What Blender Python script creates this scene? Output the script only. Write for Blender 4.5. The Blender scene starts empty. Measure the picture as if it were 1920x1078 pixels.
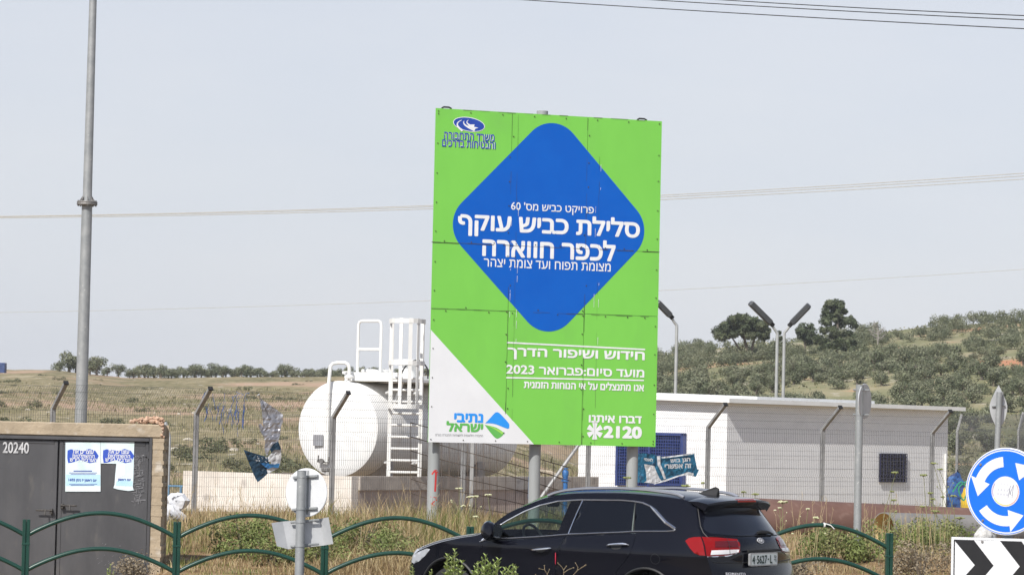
import bpy, math, random
import numpy as np
from mathutils import Vector, Matrix
from mathutils.geometry import delaunay_2d_cdt, tessellate_polygon

SC = bpy.context.scene
COL = SC.collection
rad = math.radians

# ------------------------------------------------------------------ camera
FPX = 5700.0                       # focal length in pixels of the 1920 px wide photograph
CAM = np.array([0.0, 0.0, 2.35])
PITCH, ROLL = rad(2.686), rad(1.285)
_a = math.pi/2 + PITCH
RM = (np.array([[1, 0, 0], [0, math.cos(_a), -math.sin(_a)], [0, math.sin(_a), math.cos(_a)]])
      @ np.array([[math.cos(ROLL), -math.sin(ROLL), 0], [math.sin(ROLL), math.cos(ROLL), 0], [0, 0, 1]]))
cd = bpy.data.cameras.new('camera')
cam = bpy.data.objects.new('camera', cd)
COL.objects.link(cam)
cam.matrix_world = Matrix.Translation(Vector(CAM)) @ Matrix([list(r) for r in RM]).to_4x4()
cd.sensor_width = 36.0
cd.lens = FPX*36.0/1920.0
cd.clip_start, cd.clip_end = 0.5, 6000
cd.dof.use_dof = True
cd.dof.focus_distance = 52.0
cd.dof.aperture_fstop = 9.0
SC.camera = cam

# ------------------------------------------------------------------ sun, sky, exposure
N1 = np.array([-.589, -.808, 0.])   # the tank's and the white building's sunlit end
N2 = np.array([.808, -.589, 0.])    # their long side, only grazed by the sun
SUN_EL = rad(45)
_h = N1*math.cos(rad(9.5)) + N2*math.sin(rad(9.5))
SUN = np.array([_h[0]*math.cos(SUN_EL), _h[1]*math.cos(SUN_EL), math.sin(SUN_EL)])
W = bpy.data.worlds.new("World")
SC.world = W
W.use_nodes = True
wn, wl = W.node_tree.nodes, W.node_tree.links
bg = wn['Background']
sky = wn.new('ShaderNodeTexSky')
sky.sky_type = 'NISHITA'
sky.sun_disc = False
sky.sun_elevation = SUN_EL
sky.sun_rotation = math.atan2(SUN[0], SUN[1])
sky.altitude = 500
sky.air_density = 1.2
sky.dust_density = 2.0
sky.ozone_density = 1.5
hs = wn.new('ShaderNodeHueSaturation')
hs.inputs['Saturation'].default_value = 0.62
hs.inputs['Value'].default_value = 1.0
tint = wn.new('ShaderNodeMix'); tint.data_type = 'RGBA'; tint.blend_type = 'MULTIPLY'
tint.inputs['Factor'].default_value = 1.0
tint.inputs['B'].default_value = (1.0, 1.02, 1.10, 1)
wl.new(sky.outputs['Color'], hs.inputs['Color'])
wl.new(hs.outputs['Color'], tint.inputs['A'])
hz_ = wn.new('ShaderNodeMix'); hz_.data_type = 'RGBA'           # thin even haze over the whole sky
tcw = wn.new('ShaderNodeTexCoord'); sz = wn.new('ShaderNodeSeparateXYZ'); wl.new(tcw.outputs['Generated'], sz.inputs['Vector'])
mrw = wn.new('ShaderNodeMapRange'); wl.new(sz.outputs['Z'], mrw.inputs['Value'])                 # haze thins out towards the zenith
for k_, v_ in (('From Min', .17), ('From Max', .42), ('To Min', .74), ('To Max', .0)): mrw.inputs[k_].default_value = v_
wl.new(mrw.outputs['Result'], hz_.inputs['Factor'])
cn = wn.new('ShaderNodeTexNoise'); cn.inputs['Scale'].default_value = 5.0; cn.inputs['Detail'].default_value = 4; cn.inputs['Roughness'].default_value = .55
cmp_ = wn.new('ShaderNodeMapping'); cmp_.inputs['Scale'].default_value = (1, 1, 3.5)
wl.new(tcw.outputs['Generated'], cmp_.inputs['Vector']); wl.new(cmp_.outputs['Vector'], cn.inputs['Vector'])
cr_w = wn.new('ShaderNodeValToRGB')                                # faint veil of high cloud
cr_w.color_ramp.elements[0].position, cr_w.color_ramp.elements[1].position = .3, .7
cr_w.color_ramp.elements[0].color = (6.05, 6.35, 7.05, 1); cr_w.color_ramp.elements[1].color = (6.65, 6.78, 7.22, 1)
wl.new(cn.outputs['Fac'], cr_w.inputs['Fac']); wl.new(cr_w.outputs['Color'], hz_.inputs['B'])
wl.new(tint.outputs['Result'], hz_.inputs['A'])
wl.new(hz_.outputs['Result'], bg.inputs['Color'])
bg.inputs['Strength'].default_value = 0.11
sd = bpy.data.lights.new('sun', 'SUN')
sd.energy = 4.8
sd.angle = rad(0.53)
sd.color = (1.0, .965, .91)
so = bpy.data.objects.new('sun', sd)
COL.objects.link(so)
so.rotation_euler = Vector(SUN).to_track_quat('Z', 'Y').to_euler()
vs = SC.view_settings
vs.view_transform = 'Standard'
vs.look = 'None'
vs.exposure = 0.1
vs.gamma = 1.0
vs.use_curve_mapping = False

# ------------------------------------------------------------------ helpers
def ray(px, py):
    return RM @ np.array([(px-960)/FPX, -(py-539)/FPX, -1.0])

def at(px, py, Y):
    """world point at depth Y that the photograph shows at (px, py)"""
    v = ray(px, py)
    return CAM + v*(Y/v[1])

def on_plane(px, py, o, n):
    v = ray(px, py)
    t = np.dot(np.asarray(o)-CAM, n)/np.dot(v, n)
    return CAM + v*t

def horizon_y(px):
    return 539 + FPX*math.tan(PITCH)/math.cos(ROLL) + math.tan(ROLL)*(px-960)

def lin(r, g, b):
    f = lambda c: (c/12.92 if c <= .04045 else ((c+.055)/1.055)**2.4)
    return (f(r/255), f(g/255), f(b/255))

def mat(name, col, col2=None, scale=6.0, rough=.6, metal=0.0, bump=0.0, coat=0.0, spec=.5, detail=5.0, fac=1.0,
        stretch=None, bscale=None, col3=None, scale3=None, thr3=(.6, .7), trans=0.0, sheen=0):
    m = bpy.data.materials.new(name)
    m.use_nodes = True
    nt = m.node_tree; N, L = nt.nodes, nt.links
    p = N['Principled BSDF']
    p.inputs['Roughness'].default_value = rough
    p.inputs['Metallic'].default_value = metal
    p.inputs['Specular IOR Level'].default_value = spec
    if coat:
        p.inputs['Coat Weight'].default_value = coat
        p.inputs['Coat Roughness'].default_value = .03
    if trans:
        p.inputs['Subsurface Weight'].default_value = 0
    p.inputs['Base Color'].default_value = (*col, 1)
    tc = N.new('ShaderNodeTexCoord')
    src = tc.outputs['Object']
    if stretch:
        mp = N.new('ShaderNodeMapping'); mp.inputs['Scale'].default_value = stretch
        L.new(src, mp.inputs['Vector']); src = mp.outputs['Vector']
    if col2 is not None:
        nz = N.new('ShaderNodeTexNoise'); nz.inputs['Scale'].default_value = scale
        nz.inputs['Detail'].default_value = detail; nz.inputs['Roughness'].default_value = .62
        L.new(src, nz.inputs['Vector'])
        r = N.new('ShaderNodeValToRGB')
        r.color_ramp.elements[0].position = .36; r.color_ramp.elements[1].position = .64
        r.color_ramp.elements[0].color = (*col, 1)
        c2 = tuple(a*(1-fac)+b*fac for a, b in zip(col, col2))
        r.color_ramp.elements[1].color = (*c2, 1)
        L.new(nz.outputs['Fac'], r.inputs['Fac'])
        out = r.outputs['Color']
        if col3 is not None:
            n3 = N.new('ShaderNodeTexNoise'); n3.inputs['Scale'].default_value = scale3 or scale*3
            n3.inputs['Detail'].default_value = 6
            L.new(src, n3.inputs['Vector'])
            r3 = N.new('ShaderNodeValToRGB')
            r3.color_ramp.elements[0].position, r3.color_ramp.elements[1].position = thr3
            mx = N.new('ShaderNodeMix'); mx.data_type = 'RGBA'
            L.new(n3.outputs['Fac'], r3.inputs['Fac']); L.new(r3.outputs['Color'], mx.inputs['Factor'])
            L.new(out, mx.inputs['A']); mx.inputs['B'].default_value = (*col3, 1)
            out = mx.outputs['Result']
        L.new(out, p.inputs['Base Color'])
    if bump:
        nb = N.new('ShaderNodeTexNoise'); nb.inputs['Scale'].default_value = bscale or scale*4
        nb.inputs['Detail'].default_value = 6
        L.new(src, nb.inputs['Vector'])
        b = N.new('ShaderNodeBump'); b.inputs['Strength'].default_value = bump; b.inputs['Distance'].default_value = .02
        L.new(nb.outputs['Fac'], b.inputs['Height']); L.new(b.outputs['Normal'], p.inputs['Normal'])
    return m

def leafmat(name, attr='col', back=.25):
    """foliage: colour of each leaf from its own attribute, part of the light passes through"""
    m = bpy.data.materials.new(name); m.use_nodes = True
    N, L = m.node_tree.nodes, m.node_tree.links
    p = N['Principled BSDF']; p.inputs['Roughness'].default_value = .65; p.inputs['Specular IOR Level'].default_value = .25
    a = N.new('ShaderNodeAttribute'); a.attribute_name = attr
    L.new(a.outputs['Color'], p.inputs['Base Color'])
    t = N.new('ShaderNodeBsdfTranslucent'); L.new(a.outputs['Color'], t.inputs['Color'])
    mx = N.new('ShaderNodeMixShader'); mx.inputs['Fac'].default_value = back
    L.new(p.outputs['BSDF'], mx.inputs[1]); L.new(t.outputs['BSDF'], mx.inputs[2])
    L.new(mx.outputs['Shader'], N['Material Output'].inputs['Surface'])
    return m

def mesh_obj(name, verts, faces, m=None, parent=None, smooth=False, loc=None):
    me = bpy.data.meshes.new(name)
    me.from_pydata([tuple(map(float, v)) for v in verts], [], [tuple(map(int, f)) for f in faces])
    if m is not None:
        me.materials.append(m)
    if smooth:
        me.polygons.foreach_set('use_smooth', [True]*len(me.polygons))
    me.update()
    o = bpy.data.objects.new(name, me)
    COL.objects.link(o)
    if parent is not None:
        o.parent = parent
    if loc is not None:
        o.location = tuple(map(float, loc))
    return o

def tag(o, label=None, cat=None, group=None, kind=None):
    if label: o['label'] = label
    if cat: o['category'] = cat
    if group: o['group'] = group
    if kind: o['kind'] = kind
    return o

def empty(name, loc=(0, 0, 0), rz=0.0, label=None, cat=None, group=None):
    o = bpy.data.objects.new(name, None)
    COL.objects.link(o)
    o.location = tuple(map(float, loc)); o.rotation_euler = (0, 0, rz)
    o.empty_display_size = .2
    return tag(o, label, cat, group)

class MB:
    """collects shapes for ONE mesh"""
    def __init__(s): s.v, s.f = [], []
    def add(s, v, f):
        k = len(s.v); s.v += [tuple(map(float, p)) for p in v]; s.f += [tuple(i+k for i in q) for q in f]; return s
    def box(s, c, d, M=None, bev=0.0):
        hx, hy, hz = d[0]/2, d[1]/2, d[2]/2
        if bev <= 0:
            P = [(x, y, z) for x in (-hx, hx) for y in (-hy, hy) for z in (-hz, hz)]
            F = [(0, 1, 3, 2), (4, 6, 7, 5), (0, 4, 5, 1), (2, 3, 7, 6), (0, 2, 6, 4), (1, 5, 7, 3)]
        else:
            b = min(bev, hx*.9, hy*.9, hz*.9); P = []; idx = {}
            for sx in (-1, 1):
                for sy in (-1, 1):
                    for sz in (-1, 1):
                        for ax in range(3):
                            q = [sx*(hx-b), sy*(hy-b), sz*(hz-b)]; q[ax] = (sx, sy, sz)[ax]*(hx, hy, hz)[ax]
                            idx[(sx, sy, sz, ax)] = len(P); P.append(q)
            F = []
            S = (-1, 1)
            for a in S:
                F.append([idx[(a, -1, -1, 0)], idx[(a, 1, -1, 0)], idx[(a, 1, 1, 0)], idx[(a, -1, 1, 0)]][::a])
                F.append([idx[(-1, a, -1, 1)], idx[(-1, a, 1, 1)], idx[(1, a, 1, 1)], idx[(1, a, -1, 1)]][::a])
                F.append([idx[(-1, -1, a, 2)], idx[(1, -1, a, 2)], idx[(1, 1, a, 2)], idx[(-1, 1, a, 2)]][::a])
                for b_ in S:
                    F.append([idx[(a, b_, -1, 0)], idx[(a, b_, -1, 1)], idx[(a, b_, 1, 1)], idx[(a, b_, 1, 0)]])
                    F.append([idx[(a, -1, b_, 0)], idx[(a, -1, b_, 2)], idx[(a, 1, b_, 2)], idx[(a, 1, b_, 0)]])
                    F.append([idx[(-1, a, b_, 1)], idx[(-1, a, b_, 2)], idx[(1, a, b_, 2)], idx[(1, a, b_, 1)]])
                    for c_ in S:
                        F.append([idx[(a, b_, c_, 0)], idx[(a, b_, c_, 1)], idx[(a, b_, c_, 2)]])
        c = np.asarray(c, float)
        M = np.eye(3) if M is None else np.asarray(M)
        return s.add([c + M @ np.asarray(p) for p in P], F)
    def tube(s, pts, r, n=8, cap=True, flat=1.0):
        pts = [np.asarray(p, float) for p in pts]; R = r if hasattr(r, '__len__') else [r]*len(pts)
        V, F = [], []; u = None
        for i, p in enumerate(pts):
            a = pts[max(i-1, 0)]; b = pts[min(i+1, len(pts)-1)]; t = b-a; t = t/(np.linalg.norm(t)+1e-12)
            if u is None:
                u = np.cross(t, (0, 0, 1.)) if abs(t[2]) < .95 else np.cross(t, (1., 0, 0))
            u = u - t*np.dot(u, t); u = u/(np.linalg.norm(u)+1e-12); w = np.cross(t, u)
            for k in range(n):
                an = 2*math.pi*k/n + math.pi/n
                V.append(p + R[i]*(math.cos(an)*u + flat*math.sin(an)*w))
        for i in range(len(pts)-1):
            for k in range(n):
                k2 = (k+1) % n
                F.append((i*n+k, i*n+k2, (i+1)*n+k2, (i+1)*n+k))
        if cap:
            F.append(tuple(range(n))[::-1]); F.append(tuple((len(pts)-1)*n+k for k in range(n)))
        return s.add(V, F)
    def poly(s, P, d=None):
        """flat polygon, or a prism when d is an offset vector"""
        P = [np.asarray(p, float) for p in P]; n = len(P)
        tri = tessellate_polygon([[Vector(p) for p in P]])
        if d is None:
            return s.add(P, [tuple(t) for t in tri])
        d = np.asarray(d, float)
        F = [tuple(t) for t in tri] + [tuple(i+n for i in t[::-1]) for t in tri]
        F += [(i, (i+1) % n, (i+1) % n+n, i+n) for i in range(n)]
        return s.add(P + [p+d for p in P], F)
    def lathe(s, prof, o=(0, 0, 0), ax=(0, 0, 1), n=20):
        ax = np.asarray(ax, float); ax = ax/np.linalg.norm(ax); o = np.asarray(o, float)
        u = np.cross(ax, (0, 0, 1.)) if abs(ax[2]) < .9 else np.cross(ax, (1., 0, 0)); u /= np.linalg.norm(u); w = np.cross(ax, u)
        V = [o + ax*h + r*(math.cos(2*math.pi*k/n)*u + math.sin(2*math.pi*k/n)*w) for r, h in prof for k in range(n)]
        F = [(i*n+k, i*n+(k+1) % n, (i+1)*n+(k+1) % n, (i+1)*n+k) for i in range(len(prof)-1) for k in range(n)]
        F += [tuple(range(n))[::-1], tuple((len(prof)-1)*n+k for k in range(n))]
        return s.add(V, F)
    def build(s, name, m, parent=None, smooth=False, loc=None):
        o = mesh_obj(name, s.v, s.f, m, parent, False, loc)
        if smooth:
            o.data.polygons.foreach_set('use_smooth', [True]*len(o.data.polygons))
            o.data.set_sharp_from_angle(angle=rad(38))
        return o

def copy_tree(o, parent=None):
    c = o.copy(); COL.objects.link(c)
    if parent is not None: c.parent = parent
    for ch in list(o.children): copy_tree(ch, c)
    return c

def cr(pts, n):
    """Catmull-Rom through points, n steps per span"""
    P = [np.asarray(p, float) for p in pts]; out = []
    for i in range(len(P)-1):
        a, b, c, d = P[max(i-1, 0)], P[i], P[i+1], P[min(i+2, len(P)-1)]
        for k in range(n):
            t = k/n
            out.append(.5*((2*b)+(-a+c)*t+(2*a-5*b+4*c-d)*t*t+(-a+3*b-3*c+d)*t**3))
    out.append(P[-1]); return out

def inside(p, poly):
    x, y = p; r = False; n = len(poly); j = n-1
    for i in range(n):
        xi, yi = poly[i][0], poly[i][1]; xj, yj = poly[j][0], poly[j][1]
        if (yi > y) != (yj > y) and x < (xj-xi)*(y-yi)/(yj-yi+1e-15)+xi: r = not r
        j = i
    return r

# ------------------------------------------------------------------ writing
def vis(s):
    """right-to-left text in display order, digits kept as they are"""
    out, run = [], ''
    for ch in reversed(s):
        if ch.isdigit() or (ch in '/.' and run): run += ch
        else:
            if run: out.append(run[::-1]); run = ''
            out.append(ch)
    if run: out.append(run[::-1])
    return ''.join(out)

_tc = {}
def text_geo(body, bold):
    """outline letters; bold is the stroke gain in em, made by laying shifted copies of the letter over each other"""
    k = (body, bold)
    if k not in _tc:
        c = bpy.data.curves.new('t', 'FONT'); c.body = body; c.resolution_u = 3; c.fill_mode = 'NONE'
        o = bpy.data.objects.new('t', c); COL.objects.link(o)
        bpy.context.view_layer.update()
        me = bpy.data.meshes.new_from_object(o.evaluated_get(bpy.context.evaluated_depsgraph_get()))
        nxt = {}
        for e in me.edges: nxt.setdefault(e.vertices[0], []).append(e.vertices[1]); nxt.setdefault(e.vertices[1], []).append(e.vertices[0])
        co = [v.co[:2] for v in me.vertices]; seen = set(); loops = []
        for s0 in sorted(nxt):
            if s0 in seen: continue
            lp, cur = [], s0
            while cur is not None:
                seen.add(cur); lp.append(co[cur]); cur = next((q for q in nxt[cur] if q not in seen), None)
            if len(lp) > 2: loops.append(lp)
        bpy.data.objects.remove(o); bpy.data.meshes.remove(me); bpy.data.curves.remove(c)
        # fill letter by letter: loops whose boxes touch belong together
        V, F = [], []
        bx = [(min(p[0] for p in l), max(p[0] for p in l), min(p[1] for p in l), max(p[1] for p in l)) for l in loops]
        left = list(range(len(loops)))
        while left:
            grp = [left.pop(0)]; k_ = 0
            while k_ < len(grp):
                a = bx[grp[k_]]
                for j in left[:]:
                    b = bx[j]
                    if a[0] <= b[1] and b[0] <= a[1] and a[2] <= b[3] and b[2] <= a[3]: grp.append(j); left.remove(j)
                k_ += 1
            P, E = [], []
            for gi in grp:
                q0 = len(P); P += loops[gi]; E += [(q0+i, q0+(i+1) % len(loops[gi])) for i in range(len(loops[gi]))]
            vs_o, _, fs_o, *_r = delaunay_2d_cdt([Vector(p) for p in P], E, [], 0, 1e-7)
            b0 = len(V); V += [tuple(p) for p in vs_o]
            for f in fs_o:
                cx = sum(vs_o[i][0] for i in f)/len(f); cy = sum(vs_o[i][1] for i in f)/len(f)
                if sum(inside((cx, cy), loops[gi]) for gi in grp) % 2: F.append(tuple(i+b0 for i in f))
        V = np.array(V)
        n = 0 if bold <= 0 else 12
        cop = [V+np.array([math.cos(2*math.pi*i/n), math.sin(2*math.pi*i/n)])*bold for i in range(n)]+[V]
        nv = len(V); A = np.concatenate(cop); D = np.repeat(np.arange(len(cop)), nv)
        F = [tuple(q+i*nv for q in f) for i in range(len(cop)) for f in F]
        lo, hi = A.min(0), A.max(0)
        _tc[k] = ((A-lo)/(hi-lo), D, F)
    return _tc[k]

def put_text(mb, body, P, bold=.012):
    """P(a, b) maps the unit box (a right, b up) to a point"""
    V, D, F = text_geo(body, bold)
    o = np.asarray(P(0, 0), float); n = np.cross(np.asarray(P(1, 0), float)-o, np.asarray(P(0, 1), float)-o); n /= np.linalg.norm(n)
    mb.add([np.asarray(P(a, b), float)+n*(.00012*d) for (a, b), d in zip(V, D)], F)
    return mb
random.seed(11)
RNG = np.random.default_rng(11)
# ------------------------------------------------------------------ ground
TH = [-3000, -400, 0, 100, 160, 240, 400, 600, 800, 1000, 1240, 1340, 1500, 1600, 1650, 1700, 1760, 1850, 1920, 2300, 4000]
CY = [688, 690, 692, 693, 700, 708, 707, 707, 703, 692, 668, 652, 640, 635, 624, 616, 611, 605, 600, 585, 600]
def _n2(x, y, s):
    return (np.sin(x*1.3/s+1.7*np.sin(y*.9/s))*np.cos(y*1.1/s+1.3*np.sin(x*.7/s+2)))
def ground_z(X, Y):
    X = np.asarray(X, float); Y = np.asarray(Y, float)
    px = 960 + FPX*X/np.maximum(Y, 1e-3)
    d = np.sqrt(X*X+Y*Y)
    cy = np.interp(px, TH, CY)
    dc = np.interp(px, [0, 900, 1300, 1920], [440, 420, 400, 390])
    hy = horizon_y(960) + math.tan(ROLL)*(px-960)
    zc = CAM[2] + (hy-cy)/FPX*dc
    near = np.interp(Y, [-1e4, 41, 41.6, 46, 49, 76, 90], [.025, .025, .15, .3, .42, .36, .36])
    near = np.where(Y > 41.3, near-np.interp(px, [285, 330], [.24, 0])*np.interp(Y, [41.3, 43, 48, 56], [0, 1, 1, 0]), near)
    d0 = np.interp(px, [880, 1250], [88, 215])
    t = np.clip((Y-d0)/(dc-d0), 0, None)
    steep = np.interp(px, [900, 1300], [1.12, 0.95])
    rise = (zc-.36)*np.minimum(t, 1)**steep
    far = np.where(t > 1, -(t-1)*dc*.035, 0)
    amp = np.clip((Y-90)/160, 0, 1)
    bump = amp*(.35*_n2(X, Y, 14)+.15*_n2(X+9, Y-4, 5))*np.clip(1.25-t, .25, 1)
    fade = np.clip((Y-50)/45, 0, 1)
    return near + fade*(rise+far) + bump + .04*np.clip((Y-43)/3, 0, 1)*_n2(X, Y, 1.1)

def ground_mat():
    m = bpy.data.materials.new('ground'); m.use_nodes = True
    N, L = m.node_tree.nodes, m.node_tree.links
    p = N['Principled BSDF']; p.inputs['Roughness'].default_value = .95; p.inputs['Specular IOR Level'].default_value = .1
    tc = N.new('ShaderNodeTexCoord'); O = tc.outputs['Object']
    def noise(scale, det=6, st=None, rough=.6):
        n = N.new('ShaderNodeTexNoise'); n.inputs['Scale'].default_value = scale; n.inputs['Detail'].default_value = det
        n.inputs['Roughness'].default_value = rough
        if st:
            mp = N.new('ShaderNodeMapping'); mp.inputs['Scale'].default_value = st; L.new(O, mp.inputs['Vector']); L.new(mp.outputs['Vector'], n.inputs['Vector'])
        else: L.new(O, n.inputs['Vector'])
        return n.outputs['Fac']
    def ramp(f, stops):
        r = N.new('ShaderNodeValToRGB'); e = r.color_ramp.elements
        while len(e) < len(stops): e.new(.5)
        for q, (pos, c) in zip(e, stops): q.position = pos; q.color = (*c, 1)
        L.new(f, r.inputs['Fac']); return r.outputs['Color']
    def mix(f, a, b):
        x = N.new('ShaderNodeMix'); x.data_type = 'RGBA'
        L.new(f, x.inputs['Factor']); L.new(a, x.inputs['A'])
        if isinstance(b, tuple): x.inputs['B'].default_value = (*b, 1)
        else: L.new(b, x.inputs['B'])
        return x.outputs['Result']
    B, Wh = (0, 0, 0), (1, 1, 1)
    field = ramp(noise(.11, 8, (1, .35, 1)), [(.34, (.15, .14, .075)), (.46, (.22, .19, .105)), (.56, (.30, .25, .15)), (.68, (.40, .34, .23))])
    fine = ramp(noise(1.1, 6, (1, .3, 1)), [(.35, (.085, .085, .042)), (.5, (.19, .165, .085)), (.66, (.34, .29, .19))])
    c = mix(ramp(noise(.5, 3), [(.4, B), (.62, Wh)]), field, fine)
    pink = ramp(noise(.055, 5, (1, .5, 1)), [(.50, B), (.60, Wh)])
    c = mix(pink, c, (.40, .28, .195))
    stone = ramp(noise(.9, 4, (1, .6, 1), .5), [(.66, B), (.70, Wh)])
    c = mix(stone, c, (.46, .42, .35))
    # red earth and thin green on the olive slope to the right
    sx = N.new('ShaderNodeSeparateXYZ'); L.new(O, sx.inputs['Vector'])
    dv = N.new('ShaderNodeMath'); dv.operation = 'DIVIDE'; L.new(sx.outputs['X'], dv.inputs[0]); L.new(sx.outputs['Y'], dv.inputs[1])
    right = N.new('ShaderNodeMapRange'); L.new(dv.outputs[0], right.inputs['Value'])
    right.inputs['From Min'].default_value, right.inputs['From Max'].default_value = .01, .05
    fy = N.new('ShaderNodeMapRange'); L.new(sx.outputs['Y'], fy.inputs['Value'])
    fy.inputs['From Min'].default_value, fy.inputs['From Max'].default_value = 130, 190
    both = N.new('ShaderNodeMath'); both.operation = 'MULTIPLY'; L.new(right.outputs[0], both.inputs[0]); L.new(fy.outputs[0], both.inputs[1])
    hill = ramp(noise(.07, 6), [(.36, (.15, .155, .08)), (.50, (.21, .205, .115)), (.60, (.31, .27, .17)), (.63, (.40, .25, .15)), (.70, (.44, .21, .12))])
    hill = mix(ramp(noise(.25, 5, (1, .5, 1)), [(.60, B), (.66, Wh)]), hill, (.42, .38, .30))
    c = mix(both.outputs[0], c, hill)
    # bare dry soil of the verge in front of the fence
    near = N.new('ShaderNodeMapRange'); L.new(sx.outputs['Y'], near.inputs['Value'])
    near.inputs['From Min'].default_value, near.inputs['From Max'].default_value = 95, 60
    soil = ramp(noise(1.6, 8), [(.33, (.13, .085, .045)), (.5, (.25, .165, .09)), (.66, (.36, .27, .17))])
    c = mix(near.outputs[0], c, soil)
    L.new(c, p.inputs['Base Color'])
    b = N.new('ShaderNodeBump'); b.inputs['Strength'].default_value = .5; b.inputs['Distance'].default_value = .15
    L.new(noise(1.5, 8), b.inputs['Height']); L.new(b.outputs['Normal'], p.inputs['Normal'])
    return m

M_GROUND = ground_mat()
# one sheet: fine rings and spokes where the camera looks, coarse behind it
ang = np.concatenate([np.linspace(-180, -30, 26)[:-1], np.linspace(-30, -13, 18)[:-1], np.linspace(-13, 13, 330)[:-1], np.linspace(13, 30, 18)[:-1], np.linspace(30, 180, 26)[:-1]])
rr = np.concatenate([[.4, 4, 12, 24, 34, 39, 41.0, 41.3, 41.7, 43], np.linspace(44, 90, 60), np.geomspace(92, 520, 150), np.geomspace(540, 3200, 14)])
A_, R_ = np.meshgrid(np.radians(ang), rr)
GX, GY = R_*np.sin(A_), R_*np.cos(A_)
GZ = ground_z(GX, np.where(GY > 1, GY, 1.0))
GZ = np.where(GY > 1, GZ, .025)
na, nr = len(ang), len(rr)
V = np.stack([GX, GY, GZ], -1).reshape(-1, 3)
F = [(i*na+j, i*na+(j+1) % na, (i+1)*na+(j+1) % na, (i+1)*na+j) for i in range(nr-1) for j in range(na)]
F.append(tuple(range(na))[::-1])
g = mesh_obj('ground', V, [f[::-1] for f in F], M_GROUND, smooth=True); tag(g, kind='structure')

M_ASPH = mat('asphalt', (.045, .045, .047), (.07, .068, .066), 3, .85, bump=.3, bscale=60)
M_KERB = mat('kerb_stone', (.42, .40, .37), (.30, .28, .26), 4, .85, bump=.2)
rd = MB(); rd.add([(-140, -90, .030), (140, -90, .030), (140, 40.4, .030), (-140, 40.4, .030)], [(0, 1, 2, 3)])
tag(rd.build('road', M_ASPH), kind='structure')
kb = MB()
for k in range(-40, 40):
    kb.box((k*1.0+.5, 40.55, .10), (.985, .28, .18), bev=.02)
tag(kb.build('kerb', M_KERB), kind='structure')
isl = MB(); isl.lathe([(9.0, .02), (9.0, .15), (8.8, .16)], (0, 24, 0), (0, 0, 1), 72)
tag(isl.build('traffic_island', mat('island_soil', (.13, .10, .06), (.22, .17, .10), 1.5, .95, bump=.4)), kind='structure')

# ------------------------------------------------------------------ leaves, olive trees, pines
def leaf_cloud(lobes, n, size, cols, seed, sq=1.0):
    """n small leaf-cluster faces in the shell and body of the given lobes (x,y,z,r)"""
    R = np.random.default_rng(seed)
    lob = np.array(lobes); w = lob[:, 3]**2; w = w/w.sum()
    k = R.choice(len(lob), n, p=w)
    d = R.normal(size=(n, 3)); d /= np.linalg.norm(d, axis=1)[:, None]
    rr_ = R.uniform(.35, 1.08, n)**.6
    c = lob[k, :3] + d*(lob[k, 3]*rr_)[:, None]*np.array([1, 1, sq])
    nn = d + R.normal(size=(n, 3))*.45; nn /= np.linalg.norm(nn, axis=1)[:, None]
    u = np.cross(nn, R.normal(size=(n, 3))); u /= np.linalg.norm(u, axis=1)[:, None]; v = np.cross(nn, u)
    s = size*R.uniform(.55, 1.35, n)[:, None]
    u, v = u*s, v*s*R.uniform(.4, .9, n)[:, None]
    V = np.stack([c-u, c-v*.8+u*.1, c+u, c+v], 1).reshape(-1, 3)
    cl = np.array(cols); ci = R.integers(0, len(cl), len(lob))        # each bough its own tone
    base = cl[ci][k]*R.uniform(.75, 1.25, (n, 1))
    return V, base

def cloud_mesh(name, V, base, m):
    n = len(V)//4
    me = bpy.data.meshes.new(name)
    me.vertices.add(4*n); me.vertices.foreach_set('co', V.astype(np.float32).ravel())
    me.loops.add(4*n); me.loops.foreach_set('vertex_index', np.arange(4*n, dtype=np.int32))
    me.polygons.add(n); me.polygons.foreach_set('loop_start', np.arange(0, 4*n, 4, dtype=np.int32))
    me.polygons.foreach_set('loop_total', np.full(n, 4, np.int32))
    ca = me.color_attributes.new('col', 'FLOAT_COLOR', 'POINT')
    cc = np.ones((4*n, 4), np.float32); cc[:, :3] = np.repeat(base, 4, 0); ca.data.foreach_set('color', cc.ravel())
    me.materials.append(m); me.update(calc_edges=True)
    return me

M_LEAF = leafmat('foliage')
M_BARK = mat('bark', (.10, .08, .06), (.19, .165, .13), 9, .9, bump=.4)
OL_COL = [(.172, .188, .112), (.130, .147, .085), (.210, .222, .142), (.190, .195, .122), (.108, .124, .072)]

def olive_meshes(seed):
    R = random.Random(seed)
    lob = []
    for i in range(R.randint(7, 10)):
        a = R.uniform(0, 6.28); q = R.uniform(.15, 1.0)
        lob.append((math.cos(a)*q*1.15, math.sin(a)*q*1.15, R.uniform(.85, 1.95)-.25*q, R.uniform(.55, .85)))
    V, b = leaf_cloud(lob, 1100, .115, OL_COL, seed, .85)
    cm = cloud_mesh('crown', V, b, M_LEAF)
    t = MB()
    t.tube([(0, 0, -.4), (.03, .02, .35), (.08, -.04, .8)], [.24, .17, .13], 7)
    for i in range(4):
        a = i*1.6+R.uniform(-.4, .4)
        t.tube([(.05, 0, .6), (.35*math.cos(a), .35*math.sin(a), 1.05), (.75*math.cos(a), .75*math.sin(a), 1.65)], [.10, .07, .03], 5)
    to = t.build('trunk', M_BARK)
    tm = to.data; bpy.data.objects.remove(to)
    return cm, tm

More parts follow.
